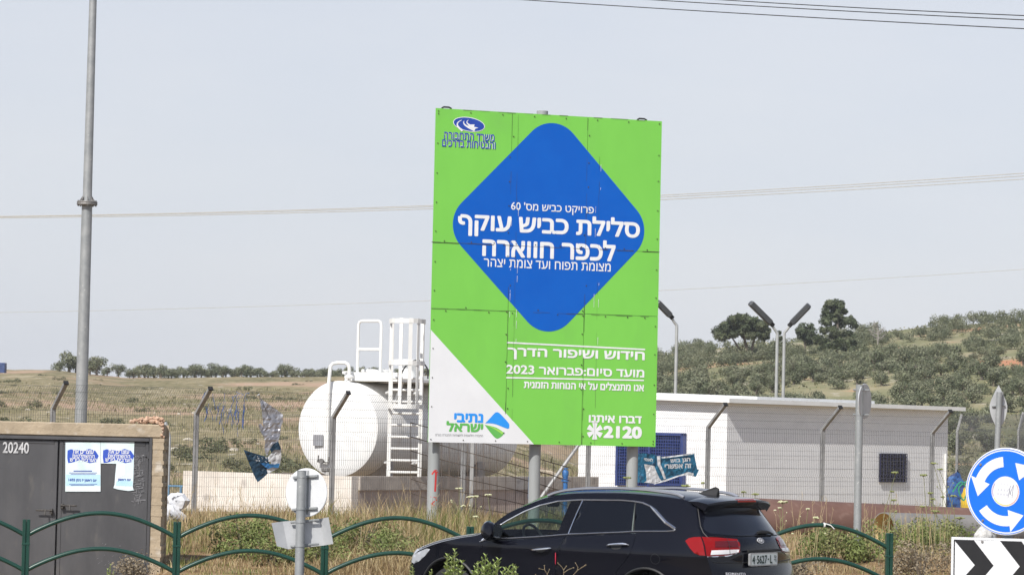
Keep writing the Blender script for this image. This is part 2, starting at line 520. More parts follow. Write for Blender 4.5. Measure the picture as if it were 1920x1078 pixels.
OLIVES = [olive_meshes(100+i) for i in range(8)]
_used = set()
def olive(X, Y, s, label, group, zs=1.0):
    k = random.randrange(len(OLIVES)); cm, tm = OLIVES[k]
    r = empty('olive_tree', (X, Y, float(ground_z(X, Y))-.12), random.uniform(0, 6.28), label, 'tree', group)
    r.scale = (s, s, s*zs)
    for nm, me in (('crown', cm), ('trunk', tm)):
        o = bpy.data.objects.new(nm, me); COL.objects.link(o); o.parent = r
    return r

def w_at(px, Y):
    """ground point under photo column px at depth Y"""
    X = (px-960)/FPX*Y
    return X, Y

# right-hand slope: rough rows following the contour
pts = []
tries = 0
R = random.Random(5)
while len(pts) < 226 and tries < 60000:
    tries += 1
    px = R.uniform(1195, 1990)
    Y = 222 + 100*R.random()**.9
    X = (px-960)/FPX*Y
    if math.sin(X*.16+Y*.045)+math.sin(Y*.11-X*.07+1) < -1.05: continue       # clearings of bare earth
    if Y > 330 and 1655 < px < 1720 and R.random() < .8: continue
    if px < 1420 and Y < 268 and R.random() < .8: continue
    if all((X-a)**2+(Y-b)**2*.3 > 1.75**2 for a, b in pts): pts.append((X, Y))
for X, Y in pts:
    px = 960+FPX*X/Y
    g_ = 'low' if Y < 275 else ('mid' if Y < 340 else 'top')
    lab = {'low': 'rounded grey-green olive tree low on the slope just above the white building roof',
           'mid': 'grey-green olive tree standing among many halfway up the slope behind the street lights',
           'top': 'small grey-green olive tree near the skyline of the slope'}[g_]
    olive(X, Y, R.uniform(.56, .94), lab, 'olive trees on the slope, '+{'low': 'lower rows', 'mid': 'middle rows', 'top': 'top rows'}[g_], R.uniform(.85, 1.15))
# the row along the crest of the field on the left
for k in range(64):
    px = 246 + k*9.2 + R.uniform(-4, 4)
    X, Y = w_at(px, R.uniform(422, 436))
    s_ = R.uniform(.55, .95)*(1.0 if px < 480 else .85)
    olive(X, Y, s_, 'dark olive tree in the long row along the crest of the dry field', 'olive trees in the row on the field crest', R.uniform(.8, 1.1))
for px, s_, Yq in ((116, .75, 425), (134, 1.25, 426), (146, .9, 428), (172, 1.15, 420), (186, 1.05, 424), (205, .6, 430), (226, .75, 430)):
    X, Y = w_at(px, Yq)
    olive(X, Y, s_, 'olive tree in the small clump on the crest beside the tall grey pole', 'olive trees in the clump by the tall pole', 1.15)

# beyond them the trees run together: one grove
def grove(n, seed):
    R_ = np.random.default_rng(seed); Vs, Bs = [], []
    for i in range(n):
        Y = 318+92*R_.random(); px = R_.uniform(1180, 2010); X = (px-960)/FPX*Y
        if math.sin(X*.2+Y*.06)+math.sin(Y*.13-X*.09+1) < -.75 or (1640 < px < 1740 and Y > 372): continue
        me = OLIVES[i % 8][0]; nv = len(me.vertices); co = np.empty(nv*3, np.float32); me.vertices.foreach_get('co', co); co = co.reshape(-1, 3)
        cc = np.empty(nv*4, np.float32); me.color_attributes['col'].data.foreach_get('color', cc); s = R_.uniform(.55, .95); a = R_.uniform(0, 6.28)
        ca_, sa_ = math.cos(a)*s, math.sin(a)*s
        k = np.repeat(np.arange(nv//4) % 2 == 0, 4)
        co = co[k]; Vs.append(np.stack([co[:, 0]*ca_-co[:, 1]*sa_+X, co[:, 0]*sa_+co[:, 1]*ca_+Y, co[:, 2]*s+float(ground_z(X, Y))-.15], 1)); Bs.append(cc.reshape(-1, 4)[k][::4, :3])
    o = bpy.data.objects.new('olive_grove', cloud_mesh('olive_grove', np.concatenate(Vs), np.concatenate(Bs), M_LEAF)); COL.objects.link(o); tag(o, kind='stuff')
grove(430, 17)
_R = np.random.default_rng(9); _n = 20000
_px = _R.uniform(1150, 2010, _n); _Y = 215+195*_R.random(_n); _X = (_px-960)/FPX*_Y
_k = (_n2(_X, _Y, 7)+.7*_n2(_X+5, _Y-3, 2.6)+_R.normal(0, .25, _n)) > .2
_X, _Y = _X[_k], _Y[_k]; _n = len(_X); _h = np.clip(_n2(_X, _Y, 4)*.3+.35, .08, .8)
_c = np.stack([_X, _Y, ground_z(_X, _Y)+_h*_R.random(_n)], 1)
_nn = _R.normal(size=(_n, 3))+[0, -.3, .8]; _nn /= np.linalg.norm(_nn, axis=1)[:, None]
_u = np.cross(_nn, _R.normal(size=(_n, 3))); _u /= np.linalg.norm(_u, axis=1)[:, None]; _v = np.cross(_nn, _u)
_s = .16*_R.uniform(.5, 1.4, _n)[:, None]
_V = np.stack([_c-_u*_s, _c-_v*_s*.7, _c+_u*_s, _c+_v*_s*.7], 1).reshape(-1, 3)
_col = np.array([(.21, .20, .10), (.27, .245, .135), (.16, .165, .085)])[_R.integers(0, 3, _n)]*_R.uniform(.8, 1.2, (_n, 1))
_o = bpy.data.objects.new('undergrowth', cloud_mesh('undergrowth', _V, _col, M_LEAF)); COL.objects.link(_o); tag(_o, kind='stuff')

def pine(name, px, py_base, Y, lobes, trunks, n, label, cols, size=.16):
    X = (px-960)/FPX*Y
    r = empty(name, (X, Y, float(ground_z(X, Y))+.25), 0, label, 'tree')
    V, b = leaf_cloud(lobes, n, size, cols, px, .8)
    o = bpy.data.objects.new('crown', cloud_mesh('crown', V, b, M_LEAF)); COL.objects.link(o); o.parent = r
    t = MB()
    for T, rads in trunks: t.tube(T, rads, 7)
    t.build('trunk', M_BARK, r, True)
    return r
PC = [(.085, .105, .055), (.105, .125, .065), (.068, .086, .045), (.125, .142, .078)]
R = random.Random(3)
lb = []
for i in range(125):
    x = R.uniform(-3.0, 2.9); zc = 3.45+1.25*math.cos(x*.5)-.35*(x < -1.4)
    lb.append((x, R.uniform(-2, 2), zc+R.uniform(-2.1, .7)*(1-abs(x)/5.5), R.uniform(.35, .75)))
pine('pine_tree', 1396, 640, 355, lb,
     [([(.3, 0, -.5), (.4, 0, 1.6), (-.2, .2, 3.6)], [.22, .18, .08]), ([(.8, .2, -.5), (1.1, .1, 1.7), (1.6, 0, 3.7)], [.2, .16, .07]),
      ([(-.2, .2, -.5), (-.5, .2, 1.4), (-1.7, .3, 3.2)], [.18, .13, .06]), ([(.5, 0, .9), (.1, -.2, 2.2), (.5, -.4, 4)], [.14, .1, .05])],
     15000, 'broad umbrella-crowned pine with several bare stems on the ridge behind the street lights', PC)
lb = []
for i in range(90):
    z = R.uniform(.5, 6.2); wdt = 2.5*max(.02, 1-(z-1)/5.6)**.7+.3
    lb.append((R.uniform(-wdt, wdt)+.25*math.sin(z*2), R.uniform(-wdt, wdt), z, R.uniform(.3, .68)))
pine('pine_tree', 1571, 632, 350, lb, [([(0, 0, -.5), (.1, 0, 3), (.05, 0, 5.6)], [.24, .16, .05])], 9000,
     'tall cone-shaped dark pine on the ridge to the right of the street lights', PC)
lb = [(R.uniform(-1, 1), R.uniform(-1, 1), R.uniform(1.0, 3.2), R.uniform(.45, .7)) for i in range(12)]
pine('pine_tree', 1512, 628, 365, lb, [([(0, 0, -.5), (0, 0, 2.4)], [.16, .07])], 1800,
     'small paler pine between the umbrella pine and the cone-shaped pine', [(.085, .105, .06), (.10, .12, .07)])
lb = [(R.uniform(-.8, .8), R.uniform(-1, 1), R.uniform(.5, 1.9), R.uniform(.3, .5)) for i in range(9)]
pine('pine_tree', 1462, 628, 368, lb+[(0, 0, 2.4, .35)], [([(0, 0, -.5), (0, 0, 2.0)], [.13, .05])], 1000,
     'small bushy pine directly behind the middle street light', [(.07, .09, .045), (.09, .105, .055)])
# bare dead tree right of the cone-shaped pine
t = MB(); R = random.Random(8)
t.tube([(0, 0, -.4), (.05, 0, 1.2), (-.05, 0, 2.9)], [.11, .08, .02], 6)
for i in range(26):
    z = R.uniform(.7, 2.6); a = R.choice((-1, 1)); l = R.uniform(.5, 1.5)*(1.1-z*.22)
    p1 = (a*l*.6, R.uniform(-.3, .3), z+l*.28); p2 = (a*l+R.uniform(-.1, .1), R.uniform(-.4, .4), z+l*.6)
    t.tube([(0, 0, z), p1, p2], [.05, .035, .014], 4)
    t.tube([p1, (p1[0]+a*.2, p1[1]+.1, p1[2]+.35)], [.03, .012], 4)
X, Y = w_at(1648, 362)
dt = t.build('dead_tree', mat('dead_wood', (.30, .275, .25), (.2, .18, .16), 8, .9), None, False, (X, Y, float(ground_z(X, Y))))
tag(dt, 'bare grey dead tree on the skyline right of the tall pine', 'tree')

# low scrub dotted over the dry field, and pale boulders
SC_COL = [(.15, .155, .085), (.18, .175, .10), (.125, .135, .075)]
SCRUB = []
for i in range(5):
    R = random.Random(40+i)
    lob = [(R.uniform(-.6, .6), R.uniform(-.6, .6), R.uniform(.1, .4), R.uniform(.22, .4)) for _ in range(6)]
    V, b = leaf_cloud(lob, 420, .06, SC_COL, 40+i, .8)
    SCRUB.append(cloud_mesh('scrub_bush', V, b, M_LEAF))
R = random.Random(21)
def scrub(X, Y, s, label, group):
    o = bpy.data.objects.new('scrub_bush', random.choice(SCRUB)); COL.objects.link(o)
    o.location = (X, Y, float(ground_z(X, Y))-.05); o.scale = (s*R.uniform(.9, 1.5), s, s*R.uniform(.6, 1)); o.rotation_euler.z = R.uniform(0, 6.28)
    tag(o, label, 'bush', group)
for i in range(95):
    px = R.uniform(-20, 800); Y = 105+300*R.random()**1.5; X = (px-960)/FPX*Y
    scrub(X, Y, R.uniform(.4, 1.1), 'low dull green scrub bush dotted over the dry field beyond the fence', 'scrub bushes on the dry field')
for px, py, s_ in ((385, 800, 1.2), (425, 800, .9), (335, 812, .9), (560, 830, 1.0), (480, 845, 1.1)):
    Y = 118 + (815-py)*.6; X = (px-960)/FPX*Y
    scrub(X, Y, s_, 'darker scrub bush seen through the mesh below the blue shreds', 'scrub bushes behind the fence mesh')
for i in range(60):
    px = R.uniform(1785, 2000); Y = R.uniform(100, 225); X = (px-960)/FPX*Y
    scrub(X, Y, R.uniform(.7, 1.5), 'green scrub bush on the slope beside the end of the white building', 'scrub bushes beside the building')
M_ROCK = mat('limestone', (.50, .46, .38), (.36, .32, .26), 1.2, .95, bump=.5)
def rock_mesh(seed, flat=.45):
    R_ = np.random.default_rng(seed)
    me = MB(); n, mm = 12, 7; V = []
    ph = R_.uniform(0, 6, 6)
    for i in range(mm+1):
        th = math.pi*i/mm
        for j in range(n):
            a = 2*math.pi*j/n
            r_ = 1+.22*math.sin(2*a+ph[0]+th)+.16*math.sin(3*a+ph[1])*math.sin(2*th+ph[2])+.08*R_.normal()
            V.append((r_*math.sin(th)*math.cos(a), r_*math.sin(th)*math.sin(a)*.8, flat*r_*math.cos(th)))
    F = [(i*n+j, i*n+(j+1) % n, (i+1)*n+(j+1) % n, (i+1)*n+j) for i in range(mm) for j in range(n)]
    me.add(V, F); return me
for i, (px, py, wd) in enumerate(((1240, 742, 16), (1262, 728, 24), (1300, 738, 30), (1342, 734, 30), (1405, 722, 20), (1232, 726, 14), (1385, 712, 16))):
    Y = 216; X = (px-960)/FPX*Y
    # step back along the slope until the ground meets the sight line
    while Y < 390:
        X = (px-960)/FPX*Y; z = float(ground_z(X, Y)); v = at(px, py, Y)
        if z >= v[2]: break
        Y += 1
    o = rock_mesh(60+i, .3).build('rock', M_ROCK, None, True, (X, Y, z)); s_ = wd/FPX*Y*.5
    o.scale = (s_, s_*1.2, s_*.8)
    tag(o, 'pale limestone slab at the foot of the olive slope above the white roof', 'rock', 'limestone slabs at the foot of the slope')
for i in range(16):
    px = R.uniform(0, 620); Y = R.uniform(110, 260); X = (px-960)/FPX*Y
    o = rock_mesh(90+i, .5).build('rock', M_ROCK, None, True, (X, Y, float(ground_z(X, Y)))); s_ = R.uniform(.10, .28); o.scale = (s_, s_, s_)
    tag(o, 'small pale stone lying on the dry field beyond the fence', 'rock', 'pale stones on the dry field')
# ------------------------------------------------------------------ common materials
M_GALV = mat('galvanised_steel', (.27, .285, .29), (.35, .36, .36), 5, .55, .35, bump=.05, col3=(.52, .52, .5), scale3=22, thr3=(.64, .72))
M_GALV_D = mat('weathered_steel', (.16, .155, .15), (.26, .25, .24), 7, .6, .3)
M_WHITE = mat('white_paint', (.80, .80, .78), (.74, .74, .71), 2.5, .5)
M_LETTER = mat('white_lettering', (.78, .79, .80), (.70, .71, .72), 9, .5)
M_DARK = mat('dark_gap', (.03, .035, .025), (.08, .06, .04), 9, .8)
M_BLACKP = mat('black_plastic', (.015, .015, .016), (.022, .022, .022), 8, .5)
def base_z(P): return float(ground_z(P[0], P[1]))

# ------------------------------------------------------------------ the project board
BW, BH = 4.4276, 6.053
BYAW = .3365
B0 = np.array([-1.454, 55.0, 2.104])                       # lower left front corner
BU = np.array([math.cos(BYAW), math.sin(BYAW), 0]); BNn = np.array([math.sin(BYAW), -math.cos(BYAW), 0])
bb_root = empty('billboard', B0-np.array([0, 0, B0[2]-base_z(B0)]), 0, 'tall green project billboard with a blue diamond and white Hebrew lettering on three grey posts', 'billboard')
BO = np.array(bb_root.location)
def bb(px, py):
    P = on_plane(px, py, B0, BNn) - B0
    return np.array([np.dot(P, BU), P[2]])
def BP(u, v, d=0.0): return B0 + BU*u + np.array([0, 0, v]) + BNn*d - BO
def bmb(name, mb, m): return mb.build(name, m, bb_root)
M_GREEN = mat('green_film', (.185, .545, .078), (.175, .52, .074), 1.3, .45, detail=3, bump=.05, bscale=1.6, col3=(.17, .475, .080), scale3=2.2, thr3=(.55, .9), stretch=(1, 1, .5), spec=.35)
M_BLUE = mat('blue_film', (.002, .095, .46), (.003, .104, .48), 1.6, .55, spec=.2, bump=.05, bscale=1.6)
M_WFILM = mat('white_film', (.74, .75, .77), (.69, .70, .72), 1.1, .5, spec=.3)
M_SHEET = mat('sheet_edge', (.35, .35, .35), (.25, .24, .22), 6, .6, .3)
us = [0, bb(954, 520)[0], bb(1096.5, 520)[0], BW]
vs_ = [0, bb(808, 578)[1], bb(808, 454.5)[1], BH]
for i in range(3):
    for j in range(3):
        m_ = MB(); g_ = .004
        u0, u1, v0, v1 = us[i]+g_*(i > 0), us[i+1]-g_*(i < 2), vs_[j]+g_*(j > 0), vs_[j+1]-g_*(j < 2)
        m_.poly([BP(u0, v0), BP(u1, v0), BP(u1, v1), BP(u0, v1)], -BNn*.02)
        bmb('panel', m_, M_GREEN)
fr = MB()
for v in (.35, 1.85, 3.3, 4.6, 5.75):
    fr.poly([BP(.05, v-.05, -.028), BP(BW-.05, v-.05, -.028), BP(BW-.05, v+.05, -.028), BP(.05, v+.05, -.028)], -BNn*.05)
fr.poly([BP(.004, .004, -.022), BP(BW-.004, .004, -.022), BP(BW-.004, BH-.004, -.022), BP(.004, BH-.004, -.022)], -BNn*.004)
bmb('frame', fr, M_SHEET)
# blue diamond with rounded corners
cs = [bb(*q) for q in ((1037.4, 206.1), (1228, 435.1), (1026.8, 646.2), (827.1, 419))]
def rounded(cs, R_, n=14):
    out = []
    for i in range(len(cs)):
        p, c, q = cs[i-1], cs[i], cs[(i+1) % len(cs)]
        a = (p-c)/np.linalg.norm(p-c); b = (q-c)/np.linalg.norm(q-c)
        h = math.acos(np.clip(np.dot(a, b), -1, 1))/2
        r_ = R_[i] if hasattr(R_, '__len__') else R_
        t = r_/math.tan(h); ctr = c+(a+b)/np.linalg.norm(a+b)*r_/math.sin(h)
        s, e = c+a*t-ctr, c+b*t-ctr
        a0 = math.atan2(s[1], s[0]); a1 = math.atan2(e[1], e[0]); da = (a1-a0+math.pi) % (2*math.pi)-math.pi
        out += [ctr+r_*np.array([math.cos(a0+da*k/n), math.sin(a0+da*k/n)]) for k in range(n+1)]
    return out
dm = MB(); dm.poly([BP(u, v, .003) for u, v in rounded(cs, .56)]); bmb('diamond', dm, M_BLUE)
wt = MB(); a_ = bb(805.5, 618); c_ = bb(1001, 833)
wt.poly([BP(0.001, .001, .003), BP(c_[0], .001, .003), BP(0.001, a_[1], .003)]); bmb('white_corner', wt, M_WFILM)
C5 = lambda x, y: bb(800+x/2.9133, 190+y/2.9133)
C6 = lambda x, y: bb(800+x/3.5933, 560+y/3.5933)
def btext(s, cf, xl, yt, yb, xr, bold=.012, dep=.006):
    a, b = cf(xl, yt), cf(xl, yb); slope = .040 if cf is C5 else .031
    r = cf(xr, yb+slope*(xr-xl))
    mb = MB()
    put_text(mb, vis(s), lambda p, q: BP(a[0]+(r[0]-a[0])*p, b[1]+(a[1]-b[1])*q, dep), bold)
    return mb
M_NAVY = mat('navy_ink', (.012, .05, .33), (.014, .06, .36), 5, .5)
M_INK_B = mat('azure_ink', (.015, .27, .80), (.02, .29, .82), 5, .5)
M_INK_G = mat('green_ink', (.10, .42, .08), (.12, .44, .09), 5, .5)
M_GREY_INK = mat('grey_ink', (.35, .36, .37), (.3, .3, .31), 5, .6)
for s, cf, box_, bold in (
    ("פרויקט כביש מס' 60", C5, (461, 549, 606, 912), .010),
    ("סלילת כביש עוקף", C5, (172, 594, 733, 1163), .030),
    ("לכפר חווארה", C5, (305, 730, 845, 1030), .030),
    ("מצומת תפוח ועד צומת יצהר", C5, (312, 857, 902, 1004), .008),
    ("חידוש ושיפור הדרך", C6, (545, 328, 407, 1468), .030),
    ("מועד סיום:פברואר 2023", C6, (536, 443, 505, 1465), .026),
    ("אנו מתנצלים על אי הנוחות הזמנית", C6, (655, 546, 601, 1463), .036),
    ("דברו איתנו", C6, (1092, 782, 832, 1448), .038),
    ("2120", C6, (1190, 853, 938, 1449), .055)):
    bmb('lettering', btext(s, cf, *box_, bold=bold), M_LETTER)
bmb('lettering', btext("נתיבי", C6, 185, 769, 831, 380, .045), M_INK_B)
bmb('lettering', btext("ישראל", C6, 133, 822, 893, 380, .045), M_INK_G)
bmb('lettering', btext('החברה הלאומית לתשתיות תחבורה בע"מ', C6, 58, 905, 922, 378, .004), M_GREY_INK)
for s, bx in (("משרד התחבורה", (95, 167, 206, 369)), ("והבטיחות בדרכים", (84, 208, 248, 375))):
    bmb('lettering', btext(s, C5, *bx, bold=.040, dep=.0045), M_LETTER)
    bmb('lettering', btext(s, C5, *bx, bold=.016, dep=.0075), M_NAVY)
rl = MB()
for cf, q in ((C6, ((540, 290), (1471, 337), (1471, 347), (540, 300))), (C6, ((536, 526), (1463, 545), (1463, 554), (536, 536)))):
    rl.poly([BP(*cf(*p), .005) for p in q])
bmb('rule_line', rl, M_LETTER)
st = MB(); c0 = C6(1132, 891); R0 = .155
for k in range(6):
    a = math.pi/2+k*math.pi/3
    e = np.array([math.cos(a), math.sin(a)]); f_ = np.array([-e[1], e[0]])
    st.poly([BP(*(c0+e*.0+f_*.016), .006+.0003*k), BP(*(c0+e*R0*.97+f_*.052), .006+.0003*k), BP(*(c0+e*R0+f_*.0), .006+.0003*k), BP(*(c0+e*R0*.97-f_*.052), .006+.0003*k), BP(*(c0-f_*.016), .006+.0003*k)])
bmb('asterisk', st, M_LETTER)
# ministry emblem: leaning ellipse with swooping white bands
el = MB(); ec = C5(231, 127); ax, ay = .295, .118
def ell(k, rx, ry, x0=0, y0=0, rot=-.10):
    a = 2*math.pi*k; x, y = x0+rx*math.cos(a), y0+ry*math.sin(a)
    return ec+np.array([x*math.cos(rot)-y*math.sin(rot), x*math.sin(rot)+y*math.cos(rot)])
ew = MB(); ew.poly([BP(*ell(k/40, ax+.012, ay+.012), .004) for k in range(40)]); bmb('emblem', ew, M_LETTER)
el.poly([BP(*ell(k/40, ax, ay), .0055) for k in range(40)]); bmb('emblem', el, M_NAVY)
sw = MB()
def band(P0, P1, P2, w0, w1, mb, dep, cf=C5):
    L_, R_ = [], []
    for k in range(13):
        t = k/12; p = (1-t)**2*np.array(P0)+2*t*(1-t)*np.array(P1)+t*t*np.array(P2)
        d = 2*(1-t)*(np.array(P1)-P0)+2*t*(np.array(P2)-P1); d = d/np.linalg.norm(d); nrm = np.array([-d[1], d[0]]); w = w0+(w1-w0)*t
        L_.append(BP(*cf(*(p+nrm*w)), dep)); R_.append(BP(*cf(*(p-nrm*w)), dep))
    mb.add(L_+R_, [(i, i+1, i+14, i+13) for i in range(12)])
band((205, 108), (185, 128), (262, 158), 1.0, 7, sw, .0070)
band((228, 103), (200, 122), (258, 140), 1.0, 5, sw, .0072)
band((190, 104), (140, 125), (196, 162), 1.5, 6, sw, .0074)
sw.poly([BP(*C5(*q), .0076) for q in ((225, 128), (262, 128), (256, 140), (282, 146), (262, 152), (230, 142))])
bmb('emblem', sw, M_LETTER)
# road company mark: blue wedge over green wedge
lg = MB(); P = cr([(393, 838), (425, 805), (455, 772), (472, 763), (490, 770), (520, 800), (552, 838), (556, 855), (550, 874), (520, 866), (470, 846), (430, 838), (393, 838)], 3)
lg.poly([BP(*C6(*p), .006) for p in P[:-1]]); bmb('emblem', lg, M_INK_B)
lg = MB(); P = cr([(390, 848), (430, 856), (470, 868), (505, 890), (520, 905), (505, 925), (485, 938), (472, 940), (455, 930), (425, 895), (390, 848)], 3)
lg.poly([BP(*C6(*p), .006) for p in P[:-1]]); bmb('emblem', lg, M_INK_G)
lg = MB(); band((394, 850), (450, 862), (512, 906), .5, 8, lg, .0075, C6); bmb('emblem', lg, mat('lime_ink', (.30, .62, .10), (.33, .65, .12), 4, .5))
# seams between the film sheets, rivets, scratches
sm = MB(); R = random.Random(4)
def seam(p, q, cf, w, dash=1.0):
    a, b = cf(*p), cf(*q); n = 26
    for k in range(n):
        if R.random() > dash: continue
        t0, t1 = k/n, (k+1)/n
        x, y = a+(b-a)*t0, a+(b-a)*t1; d = (b-a)/np.linalg.norm(b-a); nn = np.array([-d[1], d[0]]); w_ = w*R.uniform(.4, 1.3); dep = .0085
        o_ = nn*R.uniform(-.004, .004)
        sm.poly([BP(*(x+nn*w_+o_), dep), BP(*(x-nn*w_+o_), dep), BP(*(y-nn*w_+o_), dep), BP(*(y+nn*w_+o_), dep)])
I5 = lambda x, y: bb(x, y)
seam((960.7, 214), (947.6, 776), I5, .0028, .7); seam((971.6, 215), (959.8, 788), I5, .002, .7)
seam((1102, 222), (1090.8, 835), I5, .0028, .7); seam((1125.4, 224), (1114.5, 835), I5, .0015, .6)
seam((808.8, 454), (1236.5, 473), I5, .0048, .85); seam((808.3, 578), (1216, 594), I5, .0034, .8)
seam((818, 203.6), (1241, 228.4), I5, .003, .45)
bmb('seam', sm, M_DARK)
sc_ = MB()
for x in (971.2, 1124.5, 958.5, 1116):
    for k in range(7):
        y = R.uniform(280, 640); a = I5(x+(430-y)*.0185, y); l = R.uniform(.03, .16)
        sc_.poly([BP(a[0]-.004, a[1], .0092), BP(a[0]+.003, a[1], .0092), BP(a[0]+.001, a[1]-l, .0092), BP(a[0]-.003, a[1]-l, .0092)])
bmb('scratch', sc_, M_LETTER)
def rivet(u, v, r_=.012): bmb('rivet', MB().lathe([(r_, 0), (r_*.8, .008)], BP(u, v, .006), BNn, 6), M_DARK)
for j in range(12):
    for u in (.05, BW-.05): rivet(u, .08+j*(BH-.16)/11+R.uniform(-.03, .03))
for i in range(8):
    for v in (.05, BH-.05): rivet(.05+i*(BW-.1)/7, v)
for u0 in us[1:3]:
    for j in range(13): rivet(u0+R.choice((-.03, .03)), .15+j*.46+R.uniform(-.06, .06), .013)
for v0 in vs_[1:3]:
    for i in range(10):
        rivet(.25+i*.44+R.uniform(-.05, .05), v0+R.choice((-.035, .035)), .013)
M_POST = mat('painted_post', (.29, .305, .305), (.35, .365, .365), 3, .5, .1, stretch=(1, 1, .3))
M_REDSP = mat('red_spray', (.50, .02, .02), (.55, .05, .05), 30, .6)
for k, (px, cap_y) in enumerate(((821.5, 205), (1011.5, 208), (1195, 226))):
    p = bb(px, 835); Q = B0+BU*p[0]-BNn*.24
    t = MB(); zt = B0[2]+BH+(.085 if k == 1 else -.02)
    t.tube([Q*[1, 1, 0]+np.array([0, 0, base_z(Q)-.3])-BO, Q*[1, 1, 0]+np.array([0, 0, zt])-BO], .107, 20)
    po = t.build('post', M_POST, bb_root, True)
    if k == 0:
        gm = MB()
        def on_post(px, py, r_=.1095):
            an = (px-821.5)/11.0; an = math.asin(max(-.98, min(.98, an)))
            z = at(px, py, Q[1])[2]
            return np.array([Q[0]+math.sin(an)*r_, Q[1]-math.cos(an)*r_, z])-BO
        def stroke(P_, w):
            for a, b in zip(P_[:-1], P_[1:]):
                a, b = np.array(a, float), np.array(b, float); d = (b-a)/np.linalg.norm(b-a); nn = np.array([-d[1], d[0]])*w
                gm.add([on_post(*(a+nn)), on_post(*(a-nn)), on_post(*(b-nn)), on_post(*(b+nn))], [(0, 1, 2, 3)])
        stroke([(825.5, 921), (826, 905), (826.3, 890), (826, 884)], 1.6)
        stroke([(819, 889), (823, 883.5), (826, 881), (829, 885), (830.5, 890)], 1.5)
        stroke([(817.5, 931), (824, 931.5), (829.5, 932)], .7)
        stroke([(826, 932), (829.5, 937), (824, 940), (820, 944), (825, 947)], 1.0)
        gm.build('graffiti', M_REDSP, po)
cp = MB()
for px in (838, 1205):
    p = bb(px, 204)[0]
    cp.tube([BP(p-.09, BH+.005, -.03), BP(p-.05, BH+.03, -.03), BP(p+.05, BH+.03, -.03), BP(p+.1, BH+.005, -.03)], .016, 6)
bmb('lifting_lug', cp, M_BLACKP)

# ------------------------------------------------------------------ white building
HN1 = np.array([-.669, -.743, 0.]); HN2 = np.array([.743, -.669, 0.])
M_WALLW = mat('white_siding', (.84, .84, .84), (.79, .79, .79), .7, .6, stretch=(1, 1, 3), bump=.04, bscale=3, col3=(.74, .74, .745), scale3=1.6, thr3=(.58, .8))
bcor = at(1364, 755, 73.0); bz = base_z(bcor)-.05
BZT = bcor[2]; H = BZT-bz
hut = empty('white_building', (bcor[0], bcor[1], bz), 0, 'low white pump building with a flat sloped roof, blue grille and barred window', 'building')
def HP(a, b, z): return -HN2*a - HN1*b + np.array([0, 0, z])     # a along the sunlit end, b along the long side
LA, LB = 4.68, 9.43
DROP = .12
w_ = MB()
def zt(a): return H - .0 + .02*a
pa = [HP(0, 0, 0), HP(0, LB, 0), HP(LA, LB, 0), HP(LA, 0, 0)]
pb = [HP(0, 0, zt(0)), HP(0, LB, zt(0)), HP(LA, LB, zt(LA)), HP(LA, 0, zt(LA))]
w_.add(pa+pb, [(0, 1, 5, 4), (1, 2, 6, 5), (2, 3, 7, 6), (3, 0, 4, 7), (4, 5, 6, 7)])
w_.build('wall', M_WALLW, hut)
sd_ = MB()                                   # horizontal joints of the cladding
for k in range(1, 9):
    z = H*k/9.0
    sd_.poly([HP(-.003, 0, z), HP(-.003, LB, z), HP(-.003, LB, z+.012), HP(-.003, 0, z+.012)])
    sd_.poly([HP(0, -.003, z), HP(LA, -.003, z), HP(LA, -.003, z+.012), HP(0, -.003, z+.012)])
sd_.build('cladding_joint', mat('joint_grey', (.77, .77, .77), (.74, .74, .74), 3, .8), hut)
rf = MB(); ov = .25
def slab(mb, a0, a1, b0, b1, z0, z1):
    P = [HP(a, b, z+.02*a) for z in (z0, z1) for a, b in ((a0, b0), (a0, b1), (a1, b1), (a1, b0))]
    mb.add(P, [(0, 1, 2, 3), (7, 6, 5, 4), (0, 4, 5, 1), (1, 5, 6, 2), (2, 6, 7, 3), (3, 7, 4, 0)])
slab(rf, -ov, LA+ov, -ov, LB+.45, H+.004, H+.105)
rf.build('roof', M_WHITE, hut)
rf = MB(); slab(rf, .1, LA-.2, 1.3, LB-3.2, H+.108, H+.18); rf.build('roof_sheet', mat('roof_sheet', (.62, .63, .64), (.55, .55, .55), 2, .5), hut)
# window with bars on the long side
def face_b(px, py):
    P = on_plane(px, py, bcor, HN2)-np.array(hut.location); return -np.dot(P, HN1), P[2]
b0, z1 = face_b(1648, 850); b1, z0 = face_b(1697, 903)
wi = MB(); wi.poly([HP(-.012, b0, z0), HP(-.012, b1, z0), HP(-.012, b1, z1), HP(-.012, b0, z1)], -HN2*.008*-1)
wo = wi.build('window', mat('dark_window', (.008, .010, .03), (.012, .014, .04), 6, .25), hut)
br = MB()
for k in range(9):
    b = b0+(b1-b0)*k/8; br.tube([HP(-.05, b, z0), HP(-.05, b, z1)], .013, 4)
for k in range(9):
    z = z0+(z1-z0)*k/8; br.tube([HP(-.05, b0, z), HP(-.05, b1, z)], .013, 4)
br.build('bar', mat('navy_bar', (.012, .014, .05), (.016, .018, .06), 6, .5), wo)
b2, z2 = face_b(1770, 850)
dp = MB(); dp.tube([HP(-.05, b2, .1), HP(-.05, b2, z2)], .04, 8); dp.build('drain_pipe', M_WHITE, hut, True)
